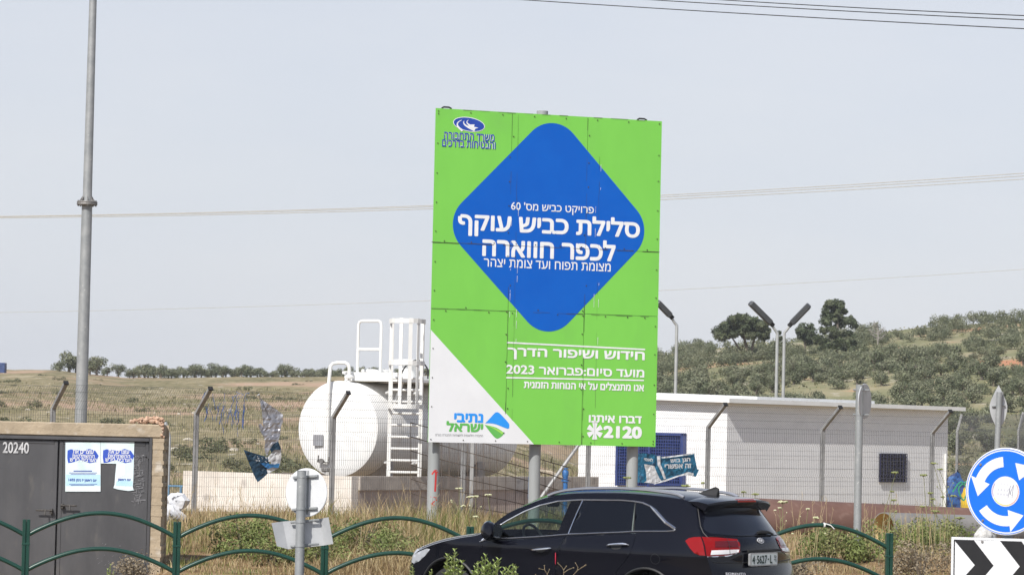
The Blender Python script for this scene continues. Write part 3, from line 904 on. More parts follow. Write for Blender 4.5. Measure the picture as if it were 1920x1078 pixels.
# blue grille in the sunlit end
def face_a(px, py):
    P = on_plane(px, py, bcor, HN1)-np.array(hut.location); return -np.dot(P, HN2), P[2]
a0, z1 = face_a(1286, 814.5); a1, z0 = face_a(1162, 908)
M_BLUEST = mat('blue_steel', (.026, .046, .165), (.036, .06, .20), 5, .45)
dk = MB(); dk.poly([HP(a0, -.010, z0), HP(a1, -.010, z0), HP(a1, -.010, z1), HP(a0, -.010, z1)], HN1*.006)
gr = dk.build('grille', mat('grille_dark', (.010, .013, .035), (.016, .02, .05), 6, .6), hut)
gb = MB(); nv, nh = 27, 17
for k in range(nv+1):
    a = a0+(a1-a0)*k/nv; gb.box(HP(a, -.07, (z0+z1)/2), (.022, .10, z1-z0), np.array([-HN2, HN1, (0, 0, 1)]).T)
for k in range(nh+1):
    z = z0+(z1-z0)*k/nh; gb.box(HP((a0+a1)/2, -.085, z), (a1-a0, .05, .022), np.array([-HN2, HN1, (0, 0, 1)]).T)
for a in (a0, a1, a0+(a1-a0)*.5): gb.box(HP(a, -.085, (z0+z1)/2), (.07, .13, z1-z0+.05), np.array([-HN2, HN1, (0, 0, 1)]).T)
gb.box(HP((a0+a1)/2, -.085, z1), (a1-a0+.07, .13, .07), np.array([-HN2, HN1, (0, 0, 1)]).T)
gb.build('louvre', M_BLUEST, gr)
# blue box in front of the grille
q = at(1253, 913, 70.4); bxx = MB(); zg = base_z(q)
bx_h = at(1253, 906, 70.4)[2]-zg
bxx.box((0, 0, bx_h/2), (.76, .5, bx_h), bev=.02); bxx.box((0, -.02, bx_h-.03), (.80, .56, .06), bev=.015)
bo = bxx.build('storage_chest', M_BLUEST, None, False, (q[0], q[1], zg)); bo.rotation_euler.z = .2
tag(bo, 'plain blue steel chest standing in front of the blue grille of the white building', 'chest')

# ------------------------------------------------------------------ concrete basin and tank
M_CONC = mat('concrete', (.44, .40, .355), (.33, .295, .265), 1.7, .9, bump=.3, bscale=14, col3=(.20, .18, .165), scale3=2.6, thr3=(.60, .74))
M_CONC_SUN = mat('sunlit_concrete', (.72, .68, .62), (.56, .51, .45), 1.4, .9, bump=.25, bscale=14, col3=(.34, .31, .28), scale3=1.9, thr3=(.64, .74))  # basin end wall: sunlight put into a paler base colour
bc = at(660, 893, 66.5); bc_z = bc[2]; gz = base_z(bc)-.3
basin = empty('tank_basin', (bc[0], bc[1], gz), 0, 'long low concrete basin wall around the white fuel tank, stained, shade coloured into one side', 'basin')
def QP(a, b, z): return -N2*a - N1*b + np.array([0, 0, z])
hB = bc_z-gz
w1 = MB(); w1.poly([QP(0, 0, 0), QP(4.95, 0, 0), QP(4.95, 0, hB), QP(0, 0, hB)], -N1*.22); w1.build('end_wall', M_CONC_SUN, basin)
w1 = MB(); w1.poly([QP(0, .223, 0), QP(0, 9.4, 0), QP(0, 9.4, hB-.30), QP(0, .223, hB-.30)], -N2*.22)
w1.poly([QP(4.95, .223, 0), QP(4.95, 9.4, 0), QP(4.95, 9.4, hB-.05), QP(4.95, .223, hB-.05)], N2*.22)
w1.build('side_wall', mat('shaded_pink_concrete', (.47, .40, .36), (.36, .30, .275), 1.3, .9, bump=.3, bscale=12, col3=(.22, .19, .18), scale3=3, thr3=(.58, .72)), basin)  # same basin concrete, shade of this side put into the colour
w1 = MB(); w1.poly([QP(-.06, .226, hB-.297), QP(-.06, 9.45, hB-.297), QP(-.06, 9.45, hB), QP(-.06, .226, hB)], -N2*.34); w1.build('coping', M_CONC, basin)  # darker grey here also stands in for the shade on this side
TN1 = np.array([-.515, -.857, 0.]); TN2 = np.array([.857, -.515, 0.])
TR = 1.09
tc_ = at(633, 804, 69.0)
tank = empty('fuel_tank', (tc_[0], tc_[1], base_z(tc_)), 0, 'large white horizontal cylindrical fuel tank with a caged ladder and railed top', 'tank')
TO = np.array(tank.location); tz = tc_[2]-TO[2]
def TP(x, a, z): return TN2*x - TN1*a + np.array([0, 0, z+tz])      # x to the shaded side, a along the tank, z from the axis
bd = MB()
prof = [(.02, -.10), (TR*.45, -.085), (TR*.8, -.045), (TR*.95, -.012), (TR-.01, .008), (TR, .03), (TR, 1.5), (TR, 3.1), (TR, 4.7), (TR, 6.2), (TR*.8, 6.27), (.02, 6.3)]
bd.lathe(prof, TP(0, 0, 0), -TN1, 64)
bd.build('shell', mat('tank_paint', (.80, .80, .79), (.76, .76, .745), .8, .45, col3=(.66, .62, .56), scale3=2.4, thr3=(.62, .85), stretch=(1, 1, .25)), tank, True)
wl_ = MB()
for a in (1.55, 3.1, 4.65): wl_.lathe([(TR+.001, a-.015), (TR+.006, a), (TR+.001, a+.015)], TP(0, 0, 0), -TN1, 64)
wl_.build('weld_seam', M_WHITE, tank, True)
sa = MB()
for a in (.9, 4.9): sa.box(TP(0, a, -1.0), (1.7, .3, .55), np.array([TN2, -TN1, (0, 0, 1)]).T)
sa.build('saddle', M_CONC, tank)
def tend(px, py, off=.11):
    P = on_plane(px, py, tc_+TN1*off, TN1)-TO-np.array([0, 0, tz]); return np.dot(P, TN2), P[2]
pl = MB(); x, z = tend(597, 825); pl.box(TP(x, -.12, z), (.26, .02, .25), np.array([TN2, -TN1, (0, 0, 1)]).T); pl.build('gauge_plate', mat('plate_grey', (.34, .35, .37), (.3, .3, .32), 5, .5, .3), tank)
vp = MB(); R_ = .035
x0, _ = tend(619, 700); 
vp.tube([TP(x0+.0, -.16, -.75), TP(x0, -.16, 1.0), TP(x0, -.10, 1.42), TP(x0+.03, -.06, 1.475), TP(x0+.10, .02, 1.50), TP(x0+.30, .06, 1.50), TP(x0+.36, .08, 1.46), TP(x0+.38, .10, 1.38), TP(x0+.38, .10, TR-.04)], .042, 10)
vp.lathe([(.05, 0), (.11, .02), (.11, .06), (.05, .09)], TP(x0+.38, .10, 1.14), (0, 0, 1), 12)
vp.build('vent_pipe', M_WHITE, tank, True)
vv = MB(); x, z = tend(605, 864); vv.tube([TP(x-.12, -.14, z), TP(x+.16, -.14, z-.02), TP(x+.2, -.14, z+.1)], .03, 7); vv.tube([TP(x-.05, -.22, z-.02), TP(x-.03, -.24, z+.13)], .015, 5); vv.lathe([(.06, 0), (.06, .05)], TP(x+.02, -.17, z), TN1, 10)
x, z = tend(615, 880); vv.box(TP(x, -.2, z), (.2, .1, .1), np.array([TN2, -TN1, (0, 0, 1)]).T, .02); vv.tube([TP(x, -.2, z), TP(x, -.05, z)], .04, 8)
vv.build('valve', mat('valve_steel', (.30, .29, .28), (.2, .19, .18), 9, .5, .5), tank)
# top platform, railings, caged ladder
def tk(px, py, Yd):
    P = at(px, py, Yd)-TO-np.array([0, 0, tz]); return np.dot(P, TN2), -np.dot(P, TN1), P[2]
TPM = np.array([TN2, -TN1, (0, 0, 1)]).T
pf = MB()
pf.box(TP(.68, 2.2, 1.13), (1.42, 3.7, .06), TPM); pf.box(TP(-.055, 2.2, 1.2), (.05, 3.7, .2), TPM); pf.box(TP(.68, .32, 1.2), (1.42, .05, .2), TPM)
for a in (.8, 2.3, 3.9): pf.tube([TP(1.2, a, 1.10), TP(.98, a, .5)], .045, 6)
pf.build('platform', M_WHITE, tank)
hr = MB()
def frame_rail(P0, P1, hgt, r_=.035):
    P0, P1 = np.asarray(P0), np.asarray(P1); d = (P1-P0); d = d/np.linalg.norm(d); U = np.array([0, 0, 1.]); q = .09
    hr.tube([P0, P0+U*(hgt-q), P0+U*(hgt-q*.3)+d*q*.3, P0+U*hgt+d*q, P1+U*hgt-d*q, P1+U*(hgt-q*.3)-d*q*.3, P1+U*(hgt-q), P1], r_, 8)
    hr.tube([P0+U*hgt*.5, P1+U*hgt*.5], r_*.9, 6)
frame_rail(TP(-.02, .78, 1.18), TP(.62, .76, 1.18), 1.30); hr.build('railing', M_WHITE, tank, True); hr = MB()
frame_rail(TP(1.22, 2.75, 1.18), TP(1.22, 4.0, 1.18), 1.30)
hr.build('railing', M_WHITE, tank, True)
LC = at(757, 893, 68.05)-TO; LX = np.array([1., .08, 0]); LX /= np.linalg.norm(LX); LY = np.array([LX[1], -LX[0], 0]); LM = np.array([LX, -LY, (0, 0, 1)]).T
zl = lambda py: at(757, py, 68.05)[2]-TO[2]
def LP(x, d, py_or_z): return np.array([LC[0], LC[1], py_or_z])+LX*x+LY*d
hw = .345; ld = MB()
for x in (-hw, hw): ld.box(LP(x, 0, (zl(893)+zl(600))/2), (.085, .04, zl(600)-zl(893)), LM)
for py in range(893, 716, -22):
    ld.tube([LP(-hw, 0, zl(py-8)), LP(hw, 0, zl(py-8))], .028, 6)
for py in (867, 735): 
    for x in (-hw, hw): ld.tube([LP(x, 0, zl(py)), LP(x*.9-.1, -.5, zl(py)-.02)], .03, 6)
ld.build('ladder', M_WHITE, tank)
cg = MB(); cr_ = .37
TT = np.linspace(0, math.pi, 13)
def cgp(t, z): return LP(.40*math.cos(t), .06+.62*math.sin(t), z)
for py in (603, 681, 762):
    P = [LP(hw, 0, zl(py))]+[cgp(t, zl(py)) for t in TT]+[LP(-hw, 0, zl(py))]
    for a, b in zip(P[:-1], P[1:]):
        d = b-a; L_ = np.linalg.norm(d); d = d/L_; n_ = np.array([-d[1], d[0], 0]); cg.box((a+b)/2, (L_+.01, .012, .10), np.array([d, n_, (0, 0, 1)]).T)
for t in (.35, .95, 1.45, 2.0, 2.6):
    p = cgp(t, (zl(598)+zl(766))/2); e = cgp(t+.05, 0)-cgp(t-.05, 0); e /= np.linalg.norm(e); n_ = np.array([-e[1], e[0], 0])
    cg.box(p-n_*.012, (.085, .012, zl(598)-zl(766)), np.array([e, n_, (0, 0, 1)]).T)
cg.build('ladder_cage', M_WHITE, tank)
mh = MB(); mh.lathe([(.30, 0), (.30, .16), (.38, .165), (.38, .22), (.36, .23)], TP(.05, 1.5, 1.16), (0, 0, 1), 20); mh.lathe([(.20, 0), (.20, .45), (.34, .46), (.34, .52), (.05, .54)], TP(.1, 2.7, 1.13), (0, 0, 1), 18)
mh.lathe([(.06, 0), (.06, .2), (.13, .21), (.13, .27)], TP(-.1, .5, 1.05), (0, 0, 1), 12)
mh.build('manhole', M_WHITE, tank, True)
hs_ = MB(); hs_.tube(cr([TP(.6, 1.6, 1.2), TP(.75, 1.65, 1.5), TP(1.0, 1.75, 1.62), TP(1.15, 1.9, 1.45), TP(1.15, 1.95, 1.2)], 5), .018, 6); hs_.build('hose', M_BLACKP, tank, True)

# blue valve stand and pipe stub right of the tank
q = at(1060, 888, 71.2); zb = base_z(q)
vl = empty('valve_stand', (q[0], q[1], zb), 0, 'bright blue pipe valve beside the basin wall behind the middle billboard post', 'valve')
hz = q[2]-zb
M_AZ = mat('azure_paint', (.02, .13, .38), (.03, .16, .42), 6, .5)
v_ = MB(); v_.tube([(0, 0, 0), (0, 0, hz+.02)], .06, 10); v_.lathe([(.09, hz-.18), (.09, hz-.13)], (0, 0, 0), (0, 0, 1), 14); v_.lathe([(.06, hz-.1), (.08, hz-.03), (.08, hz+.05), (.04, hz+.1)], (0, 0, 0), (0, 0, 1), 12); v_.lathe([(.065, hz+.11), (.065, hz+.14)], (0, 0, 0), (0, 0, 1), 12)
v_.build('body', M_AZ, vl, True)
v_ = MB(); v_.tube([(-.02, .05, hz-.12), (-.35, .1, hz+.02), (-.75, .2, hz+.06)], .05, 8); v_.build('pipe', mat('tan_pipe', (.42, .36, .27), (.3, .26, .2), 5, .7), vl, True)
q = at(999, 890, 71.5); o = MB().lathe([(.11, 0), (.11, .5), (.08, .52), (.08, .72), (.03, .76)], (0, 0, 0), (0, 0, 1), 12).build('valve_stand', M_AZ, None, True, (q[0], q[1], q[2]-.55))
tag(o, 'bright blue valve cap just left of the middle billboard post behind the basin', 'valve')

# ------------------------------------------------------------------ mesh fence with outward arms
FD = np.array([16.5, 9.0]); FD = FD/np.linalg.norm(FD)
F1 = np.array([-6.47, 63.0]); FS = 3.13
FN = np.array([FD[1], -FD[0]])          # towards the road
fence = empty('mesh_fence', (F1[0], F1[1], base_z(F1)), 0, 'long grey welded mesh fence on steel posts with outward-leaning arms', 'fence')
FO = np.array(fence.location)
M_FPOST = mat('fence_post', (.27, .27, .27), (.38, .38, .375), 9, .6, .3, stretch=(1, 1, .25))
M_WIRE = mat('mesh_wire', (.12, .121, .123), (.18, .181, .183), 4, .6, .4)
HB, AO, AH = 2.15, .70, .52              # post to the bend, arm reach and rise
pm_ = MB(); pm_.box((0, 0, HB/2-.15), (.075, .095, HB+.3), np.array([(*FN, 0), (*FD, 0), (0, 0, 1)]).T, .008)
ad = np.array([FN[0]*AO, FN[1]*AO, AH]); L_ = np.linalg.norm(ad); ad /= L_
pm_.box(np.array([0, 0, HB])+ad*(L_/2-.02), (L_, .085, .07), np.array([ad, (*FD, 0), np.cross(ad, (*FD, 0))]).T, .008)
fp = pm_.build('post', M_FPOST, fence)
fcap = MB(); fcap.box(np.array([0, 0, HB])+ad*(L_+.002), (.03, .1, .085), np.array([ad, (*FD, 0), np.cross(ad, (*FD, 0))]).T); fcap.build('cap', M_BLACKP, fp)
# one panel: wires with V folds in the sheet, and the sheet stretched up the arm
pw = MB()
prof = [(0, .05)]
for zf in (.35, 1.05, 1.75): prof += [(0, zf), (.045, zf+.05), (0, zf+.10)]
prof += [(0, HB)]
nV = 62
for k in range(nV):
    s = .04+k*.0501
    P = [np.array([FD[0]*s+FN[0]*(q+.05), FD[1]*s+FN[1]*(q+.05), z]) for q, z in prof]
    pw.tube(P, .0031, 3, False)
for z in list(np.arange(.05, HB+.01, .2)):
    pw.tube([np.array([FD[0]*s+FN[0]*.055, FD[1]*s+FN[1]*.055, z]) for s in (.02, FS-.02)], .0022, 3, False)
pan = pw.build('panel', M_WIRE, fence)
pw2 = MB()
for k in range(nV):
    s = .04+k*.0501
    P = [np.array([FD[0]*s+FN[0]*.05, FD[1]*s+FN[1]*.05, HB]), np.array([FD[0]*s+FN[0]*(.05+AO*.93), FD[1]*s+FN[1]*(.05+AO*.93), HB+AH*.93])]
    pw2.tube(P, .0031, 3, False)
for q in (.0, .33, .66, .93):
    pw2.tube([np.array([FD[0]*s+FN[0]*(.055+AO*q), FD[1]*s+FN[1]*(.055+AO*q), HB+AH*q]) for s in (.02, FS-.02)], .003, 3, False)
pan2 = pw2.build('top_panel', M_WIRE, fence)
for i in range(-2, 9):
    P = F1+FD*FS*(i-1); dz = base_z(P)-FO[2]
    off = (P[0]-F1[0], P[1]-F1[1], dz)
    if i == 1: continue
    c = copy_tree(fp, fence); c.location = off
    for q in (pan, pan2):
        c = q.copy(); COL.objects.link(c); c.parent = fence; c.location = off
brc = MB(); P = FD*FS*3
brc.tube([(P[0]+FN[0]*.02, P[1]+FN[1]*.02, 2.0), (P[0]-FD[0]*1.35+FN[0]*.1, P[1]-FD[1]*1.35+FN[1]*.1, .35)], .04, 8)
brc.build('brace', M_FPOST, fence)
# far side of the compound
ff = empty('mesh_fence', (0, 0, 0), 0, 'far mesh fence of the compound, seen faint beyond the white building', 'fence')
for (pxa, Ya, pxb, Yb) in ((1915, 92, 1800, 98), (1915, 92, 2070, 78)):
    A = np.array([(pxa-960)/FPX*Ya, Ya]); B = np.array([(pxb-960)/FPX*Yb, Yb]); d = B-A; Ln = np.linalg.norm(d); d /= Ln
    mb = MB(); zA, zB = base_z(A), base_z(B)
    for k in range(int(Ln/.06)):
        P = A+d*k*.06; z = zA+(zB-zA)*k*.06/Ln
        mb.tube([(P[0], P[1], z), (P[0], P[1], z+2.3), (P[0]+.1, P[1]+.35, z+2.8)], .0035, 3, False)
    for z in np.arange(.1, 2.35, .2): mb.tube([(A[0], A[1]-.01, zA+z), (B[0], B[1]-.01, zB+z)], .004, 3, False)
    mb.build('panel', M_WIRE, ff)
for px, Y in ((1915, 92), (2070, 78), (1800, 98)):
    X = (px-960)/FPX*Y; z = base_z((X, Y)); mb = MB()
    mb.tube([(X, Y, z-.2), (X, Y, z+2.3), (X+.14, Y, z+2.85)], .045, 6); mb.build('post', M_FPOST, ff)
fl = MB(); X, Y = (325-960)/FPX*84, 84; zz = base_z((X, Y))
hz = at(325, 820, 84)[2]
fl.tube([(X, Y, zz-.2), (X, Y, hz), (X-.13, Y, hz+.42)], .05, 8)
tag(fl.build('fence_post', mat('pale_post', (.40, .42, .44), (.35, .36, .37), 5, .6), None, False), 'thin pale post with a bent arm, by itself behind the cabinet wall', 'post')
# sagging rusty mesh hung between the fence and the billboard posts
rs = MB(); Yr = 60.0
def rp(u, v):
    px = 770+u*300; py = 792+u*85+v*150+10*math.sin(u*5+1)*v
    P = at(px, py, Yr+2.2*u+.25*math.sin(7*u+3*v)); return P
for k in range(21): rs.tube([rp(k/20.0+.010*math.sin(k), v) for v in np.linspace(0, 1.1, 8)], .008, 4, False)
for k in range(7): rs.tube([rp(u, k/6.0) for u in np.linspace(0, 1, 16)], .010, 4, False)
P0, P1 = rp(.36, -.05), rp(.36, 1.1)
tag(rs.build('wire_mesh', mat('rusty_wire', (.05, .042, .036), (.10, .07, .05), 7, .8), None), 'sagging dark wire mesh with wide squares between the left billboard posts', 'wire mesh')
pd = MB(); P = at(885, 870, 62.2); pd.box((0, 0, .9), (.08, .08, 2.1), None, .008)
tag(pd.build('fence_post', M_FPOST, None, False, (P[0], P[1], base_z(P))), 'dark steel post holding the sagging wire mesh under the billboard', 'post')

# ------------------------------------------------------------------ concrete cabinet with steel doors
Yc = 44.6
M_WALLC = mat('rough_concrete', (.42, .34, .24), (.31, .25, .175), 2.6, .95, bump=.6, bscale=18, col3=(.50, .45, .38), scale3=5, thr3=(.56, .70))
M_DOOR = mat('grey_door_paint', (.066, .066, .070), (.094, .093, .097), 1.8, .45, .2, bump=.12, bscale=2.6, col3=(.125, .118, .11), scale3=7, thr3=(.60, .82), stretch=(1, 1, .35))
K0 = at(284, 960, Yc); kz = base_z(K0)-.1
cabr = empty('utility_cabinet', (K0[0], K0[1], kz), 0, 'concrete utility enclosure with two dark grey steel doors and torn posters', 'enclosure')
KO = np.array(cabr.location)
def KX(px, py, d=0.0):
    P = at(px, py, Yc-d); return np.array([P[0]-KO[0], P[1]-KO[1], P[2]-KO[2]])
ztop = KX(150, 792)[2]; zdoor = KX(150, 818)[2]; xr = KX(303, 900)[0]; xd = KX(284, 900)[0]
lt = MB(); lt.box(((xr-3.2)/2-.6, .23, (ztop+zdoor)/2), (xr+4.4, .50, ztop-zdoor-.006), None, .015); lt.build('lintel', M_WALLC, cabr)
pr = MB(); zc_ = zdoor-.003
nn = 40; Rp = random.Random(5)
for k in range(nn):
    z0, z1 = zc_*k/nn, zc_*(k+1)/nn; wob = .006+.022*Rp.random()**2
    pr.box(((xd+xr)/2+wob/2, .23, (z0+z1)/2), (xr-xd+wob, .50+wob*.6, z1-z0), None, 0)
pr.build('pillar', M_WALLC, cabr)
rub = MB(); R = random.Random(6)
for k in range(90):
    u = R.random()**.7; x = xr-.02-.62*(1-u)*R.uniform(.3, 1); h = ztop+.02+.085*max(0, 1-abs(x-(xr-.18))/.45)*R.random()
    rub.v, rub.f = rub.v, rub.f
    s_ = R.uniform(.018, .04); A = Matrix.Rotation(R.uniform(0, 3), 3, Vector((R.random(), R.random(), R.random()+.1)))
    rub.box((x, R.uniform(.0, .3), h), (s_*2, s_*1.6, s_*1.3), [list(r) for r in A], s_*.3)
for k in range(24):
    rub.box((xr+.01-R.uniform(0, .06), R.uniform(-.02, .05), ztop-R.uniform(0, .28)), (.04, .04, .03), [list(r) for r in Matrix.Rotation(R.uniform(0, 3), 3, 'X')], .008)
rub.build('rubble', mat('pink_rubble', (.56, .38, .27), (.42, .27, .18), 9, .95, col3=(.62, .52, .42), scale3=20), cabr)
bw_ = MB(); bw_.box((-1.8, .515, ztop/2), (xr+3.6+.2, .06, ztop-.02)); bw_.build('back_wall', M_WALLC, cabr)
dfr = MB(); xs = KX(108, 900)[0]
dfr.box((xd-.02, -.012, zdoor/2), (.045, .06, zdoor), None, .005); dfr.box(((xd-3.4)/2-.02, -.012, zdoor-.03), (xd+3.4-.05, .06, .05), None, .005)
dfr.build('door_frame', M_DOOR, cabr)
def door(x0, x1):
    m_ = MB(); m_.box(((x0+x1)/2, .03, (zdoor-.06)/2), (x1-x0, .05, zdoor-.07), None, .006)
    d = m_.build('door', M_DOOR, cabr)
    e = MB()
    for x in (x0+.03, x1-.03): e.box((x, .002, (zdoor-.06)/2), (.05, .012, zdoor-.08), None, .004)
    e.box(((x0+x1)/2, .002, zdoor-.09), (x1-x0-.115, .012, .05), None, .004)
    e.build('edge_strip', M_DOOR, d)
    return d
dR = door(xs+.012, xd-.045); dL = door(xs-1.43, xs-.005)
bk = MB(); bk.box((xs, .058, zdoor/2), (2.8, .004, zdoor-.1)); bk.build('door_gap', M_BLACKP, cabr)
def latch(px, py, par, flip):
    P = KX(px, py); m_ = MB(); z = P[2]
    m_.tube([(P[0]-.12, -.075, z), (P[0]+.12, -.075, z)], .013, 8)
    m_.box((P[0]-.10*flip, -.035, z-.01), (.04, .07, .07), None, .004)
    m_.tube([(P[0]+.02, -.09, z+.005), (P[0]+.02, -.105, z-.07)], .012, 6)
    m_.build('latch', mat('latch_steel', (.07, .066, .062), (.12, .11, .10), 20, .5, .6), par)
latch(84, 956, dL, -1); latch(130, 947, dR, 1)
hg = MB()
for py in (853,):
    P = KX(279, py); hg.tube([(P[0], -.03, P[2]-.05), (P[0], -.03, P[2]+.05)], .018, 8); hg.box((P[0]-.03, -.015, P[2]), (.05, .02, .04))
hg.build('hinge', M_DOOR, dR)
# stencilled number, scraped glue marks and posters
nb = MB(); a, b = KX(5, 849), KX(55, 829)
put_text(nb, '20240', lambda p, q: (a[0]+(b[0]-a[0])*p, -.006, a[2]+(b[2]-a[2])*q), .02)
nb.build('number', mat('stencil_white', (.62, .62, .62), (.35, .35, .36), 14, .7), dL)
PC_ = lambda x, y: KX(x/3.6187, 780+y/3.6187)
def pp(x, y, d): P = PC_(x, y); return (P[0], -.006-d, P[2])
gl = MB(); R = random.Random(9)
for k in range(120):
    x = R.uniform(905, 975); y = R.uniform(255, 590); l = R.uniform(8, 45); h_ = R.uniform(1, 4)
    if R.random() < .35: l, h_ = h_, l*.8
    gl.add([pp(x-l/2, y, .0008), pp(x+l/2, y+R.uniform(-4, 4), .0008), pp(x+l/2, y+h_, .0008), pp(x-l/2, y+h_, .0008)], [(0, 1, 2, 3)])
for k in range(26):
    x = R.uniform(640, 1000); y = R.uniform(850, 1010); l = R.uniform(4, 16)
    gl.add([pp(x, y, .0008), pp(x+l, y-l*.7, .0008), pp(x+l, y-l*.7+2, .0008), pp(x, y+2, .0008)], [(0, 1, 2, 3)])
gl.build('glue_mark', mat('glue_grey', (.26, .26, .27), (.16, .16, .17), 14, .8), dR)
M_PAPER = mat('poster_paper', (.56, .70, .74), (.70, .76, .78), 2.2, .7, col3=(.45, .62, .50), scale3=3.5, thr3=(.55, .8))
M_PAPERW = mat('blank_paper', (.74, .75, .76), (.70, .71, .72), 4, .7)
M_BLUEB = mat('poster_blue', (.022, .07, .42), (.03, .085, .46), 5, .6)
M_TEAL = mat('poster_cyan', (.40, .62, .74), (.48, .68, .78), 5, .6)
def poster(outline, x0, cyan_x1, parts, label):
    r = empty('poster', cabr.location, 0, label, 'poster')
    m_ = MB(); m_.poly([pp(x, y, .002) for x, y in outline], (0, -.0015, 0)); m_.build('sheet', M_PAPER, r)
    bl = MB(); RR = random.Random(3); up = [(x0+12+k*21, 233-7*math.sin(k*1.1)-RR.uniform(0, 6)-(k in (3, 4, 5, 6))*4) for k in range(10)]
    dn = [(x0+205-k*21, 304+9*math.sin(k*.9)+RR.uniform(0, 6)) for k in range(10)]
    bl.poly([pp(x, y, .005) for x, y in up+[(x0+223, 268)]+dn+[(x0+10, 282)]]); bl.build('brush_mark', M_BLUEB, r)
    tx = MB()
    for s, y0, y1, xa, xb in (("עוצרים את", 229, 253, 48, 190), ("ההשתלטות", 256, 280, 44, 196), ('הערבית ביו"ש', 282, 306, 28, 210)):
        A, B = pp(x0+xa, y1, .007), pp(x0+xb, y0, .007)
        put_text(tx, vis(s), lambda p, q: (A[0]+(B[0]-A[0])*p, A[1], A[2]+(B[2]-A[2])*q), .022)
    tx.build('lettering', M_LETTER, r)
    if parts:
        c = MB(); c.poly([pp(x0, 470, .0048), pp(cyan_x1, 470, .0048), pp(cyan_x1, 395, .0048), pp(x0, 395, .0048)]); c.build('cyan_field', M_TEAL, r)
        w = MB(); w.poly([pp(x0, 508, .0049), pp(cyan_x1, 508, .0049), pp(cyan_x1, 478, .0049), pp(x0, 478, .0049)]); w.build('white_strip', M_PAPERW, r)
    return r
p1 = poster([(445, 178), (683, 176), (683, 511), (443, 511)], 447, 681, True, 'whole blue and white poster with three lines of Hebrew, pasted on the right steel door')
tx = MB(); A, B = pp(465, 445, .007), pp(655, 425, .007)
put_text(tx, vis('יום ראשון יז ניסן 14/03'), lambda p, q: (A[0]+(B[0]-A[0])*p, A[1], A[2]+(B[2]-A[2])*q), .03)
for k, (xa, xb, y) in enumerate(((500, 625, 368), (470, 660, 382), (480, 650, 392), (470, 660, 458), (480, 640, 466))):
    tx.poly([pp(xa, y+(3 if k else 6), .007), pp(xb, y+(3 if k else 6), .007), pp(xb, y, .007), pp(xa, y, .007)])
tx.build('lettering', M_NAVY, p1)
p2 = poster([(685, 176), (912, 174), (908, 330), (905, 430), (902, 480), (908, 502), (870, 506), (800, 496), (770, 486), (778, 462), (782, 400), (790, 322), (685, 320)], 688, 880, False, 'half torn blue and white poster with a missing lower left corner, beside the whole one')
w = MB(); w.poly([pp(x, y, .0049) for x, y in ((791, 323), (850, 326), (852, 395), (820, 412), (795, 425))]); w.build('torn_patch', M_PAPERW, p2)
c = MB(); c.poly([pp(x, y, .0047) for x, y in ((786, 470), (899, 474), (900, 440), (840, 425), (792, 440))]); c.build('cyan_field', M_TEAL, p2)
tx = MB(); A, B = pp(800, 440, .007), pp(888, 424, .007)
put_text(tx, vis('יום ראשון'), lambda p, q: (A[0]+(B[0]-A[0])*p, A[1], A[2]+(B[2]-A[2])*q), .03); tx.build('lettering', M_NAVY, p2)
# sack pile and blue frame right of the cabinet
q = at(312, 975, 57.0); zs = base_z(q)
M_SACK = mat('white_sack', (.66, .66, .67), (.34, .35, .37), 5, .7, bump=.9, bscale=9, col3=(.06, .06, .065), scale3=5, thr3=(.60, .64))
sk = MB()
for (x, y, z, s_) in ((0, 0, .2, .22), (.12, .05, .40, .16), (-.12, .02, .38, .13), (.02, -.06, .12, .24)):
    rm = rock_mesh(int(x*100+z*1000)+300, .8); sk.add([(1.5*(x+p[0]*s_), y+p[1]*s_, 1.05*(z+p[2]*s_*1.1)) for p in rm.v], rm.f)
tag(sk.build('sack', M_SACK, None, True, (q[0], q[1], zs+.05)), 'bulging white plastic sack slumped against the cabinet pillar', 'sack')
q = at(328, 945, 66.0); bf = MB(); z0 = base_z(q)
za, zb2 = at(328, 911, 66)[2]-z0, at(328, 940, 66)[2]-z0
bf.tube([(-.16, 0, za), (.16, 0, za)], .022, 6); bf.tube([(.12, 0, 0), (.12, 0, za)], .028, 6); bf.tube([(-.02, 0, zb2), (.17, 0, zb2+.05)], .03, 6); bf.tube([(-.14, 0, 0), (-.14, 0, za)], .02, 6)
tag(bf.build('pipe_frame', mat('pale_blue_paint', (.13, .27, .40), (.1, .2, .32), 6, .5), None, True, (q[0], q[1], z0)), 'small pale blue pipe frame left of the basin end wall', 'frame')

# ------------------------------------------------------------------ green arched guard rail
M_GRN = mat('dark_green_paint', (.008, .042, .030), (.012, .055, .038), 5, .33, bump=.03, spec=.5)
rail = empty('guard_rail', (0, 41.6, 0), 0, 'dark green pedestrian railing of double arched tubes along the kerb', 'railing')
# posts at px 62, 345, 623 ... 1676: the line drifts back to the right
posts = []
xa, Ya = (62-960)/FPX*41.0, 41.0
xb, Yb = (1676-960)/FPX*43.4, 43.4
for k in range(-1, 7): 
    t = k/6.0; posts.append(np.array([xa+(xb-xa)*t, Ya+(Yb-Ya)*t, 0]))
rd_ = (posts[-1]-posts[0]); rd_ /= np.linalg.norm(rd_)
for P in posts:
    P[2] = -.12
RO = np.array(rail.location)
PH = 1.13
for P in posts:
    m_ = MB(); q = P-RO
    M3 = np.array([rd_, np.cross((0, 0, 1), rd_), (0, 0, 1)]).T
    for s in (-1, 1): m_.box(q+rd_*s*.027+np.array([0, 0, PH/2-.15]), (.046, .075, PH+.3), M3, .006)
    m_.box(q+np.array([0, .01, PH/2-.16]), (.012, .05, PH+.26), M3)
    po = m_.build('post', M_GRN, rail)
    for z in (.33, .80): MB().box(q+np.array([0, 0, z]), (.112, .085, .03), M3, .004).build('clamp', M_GRN, po)
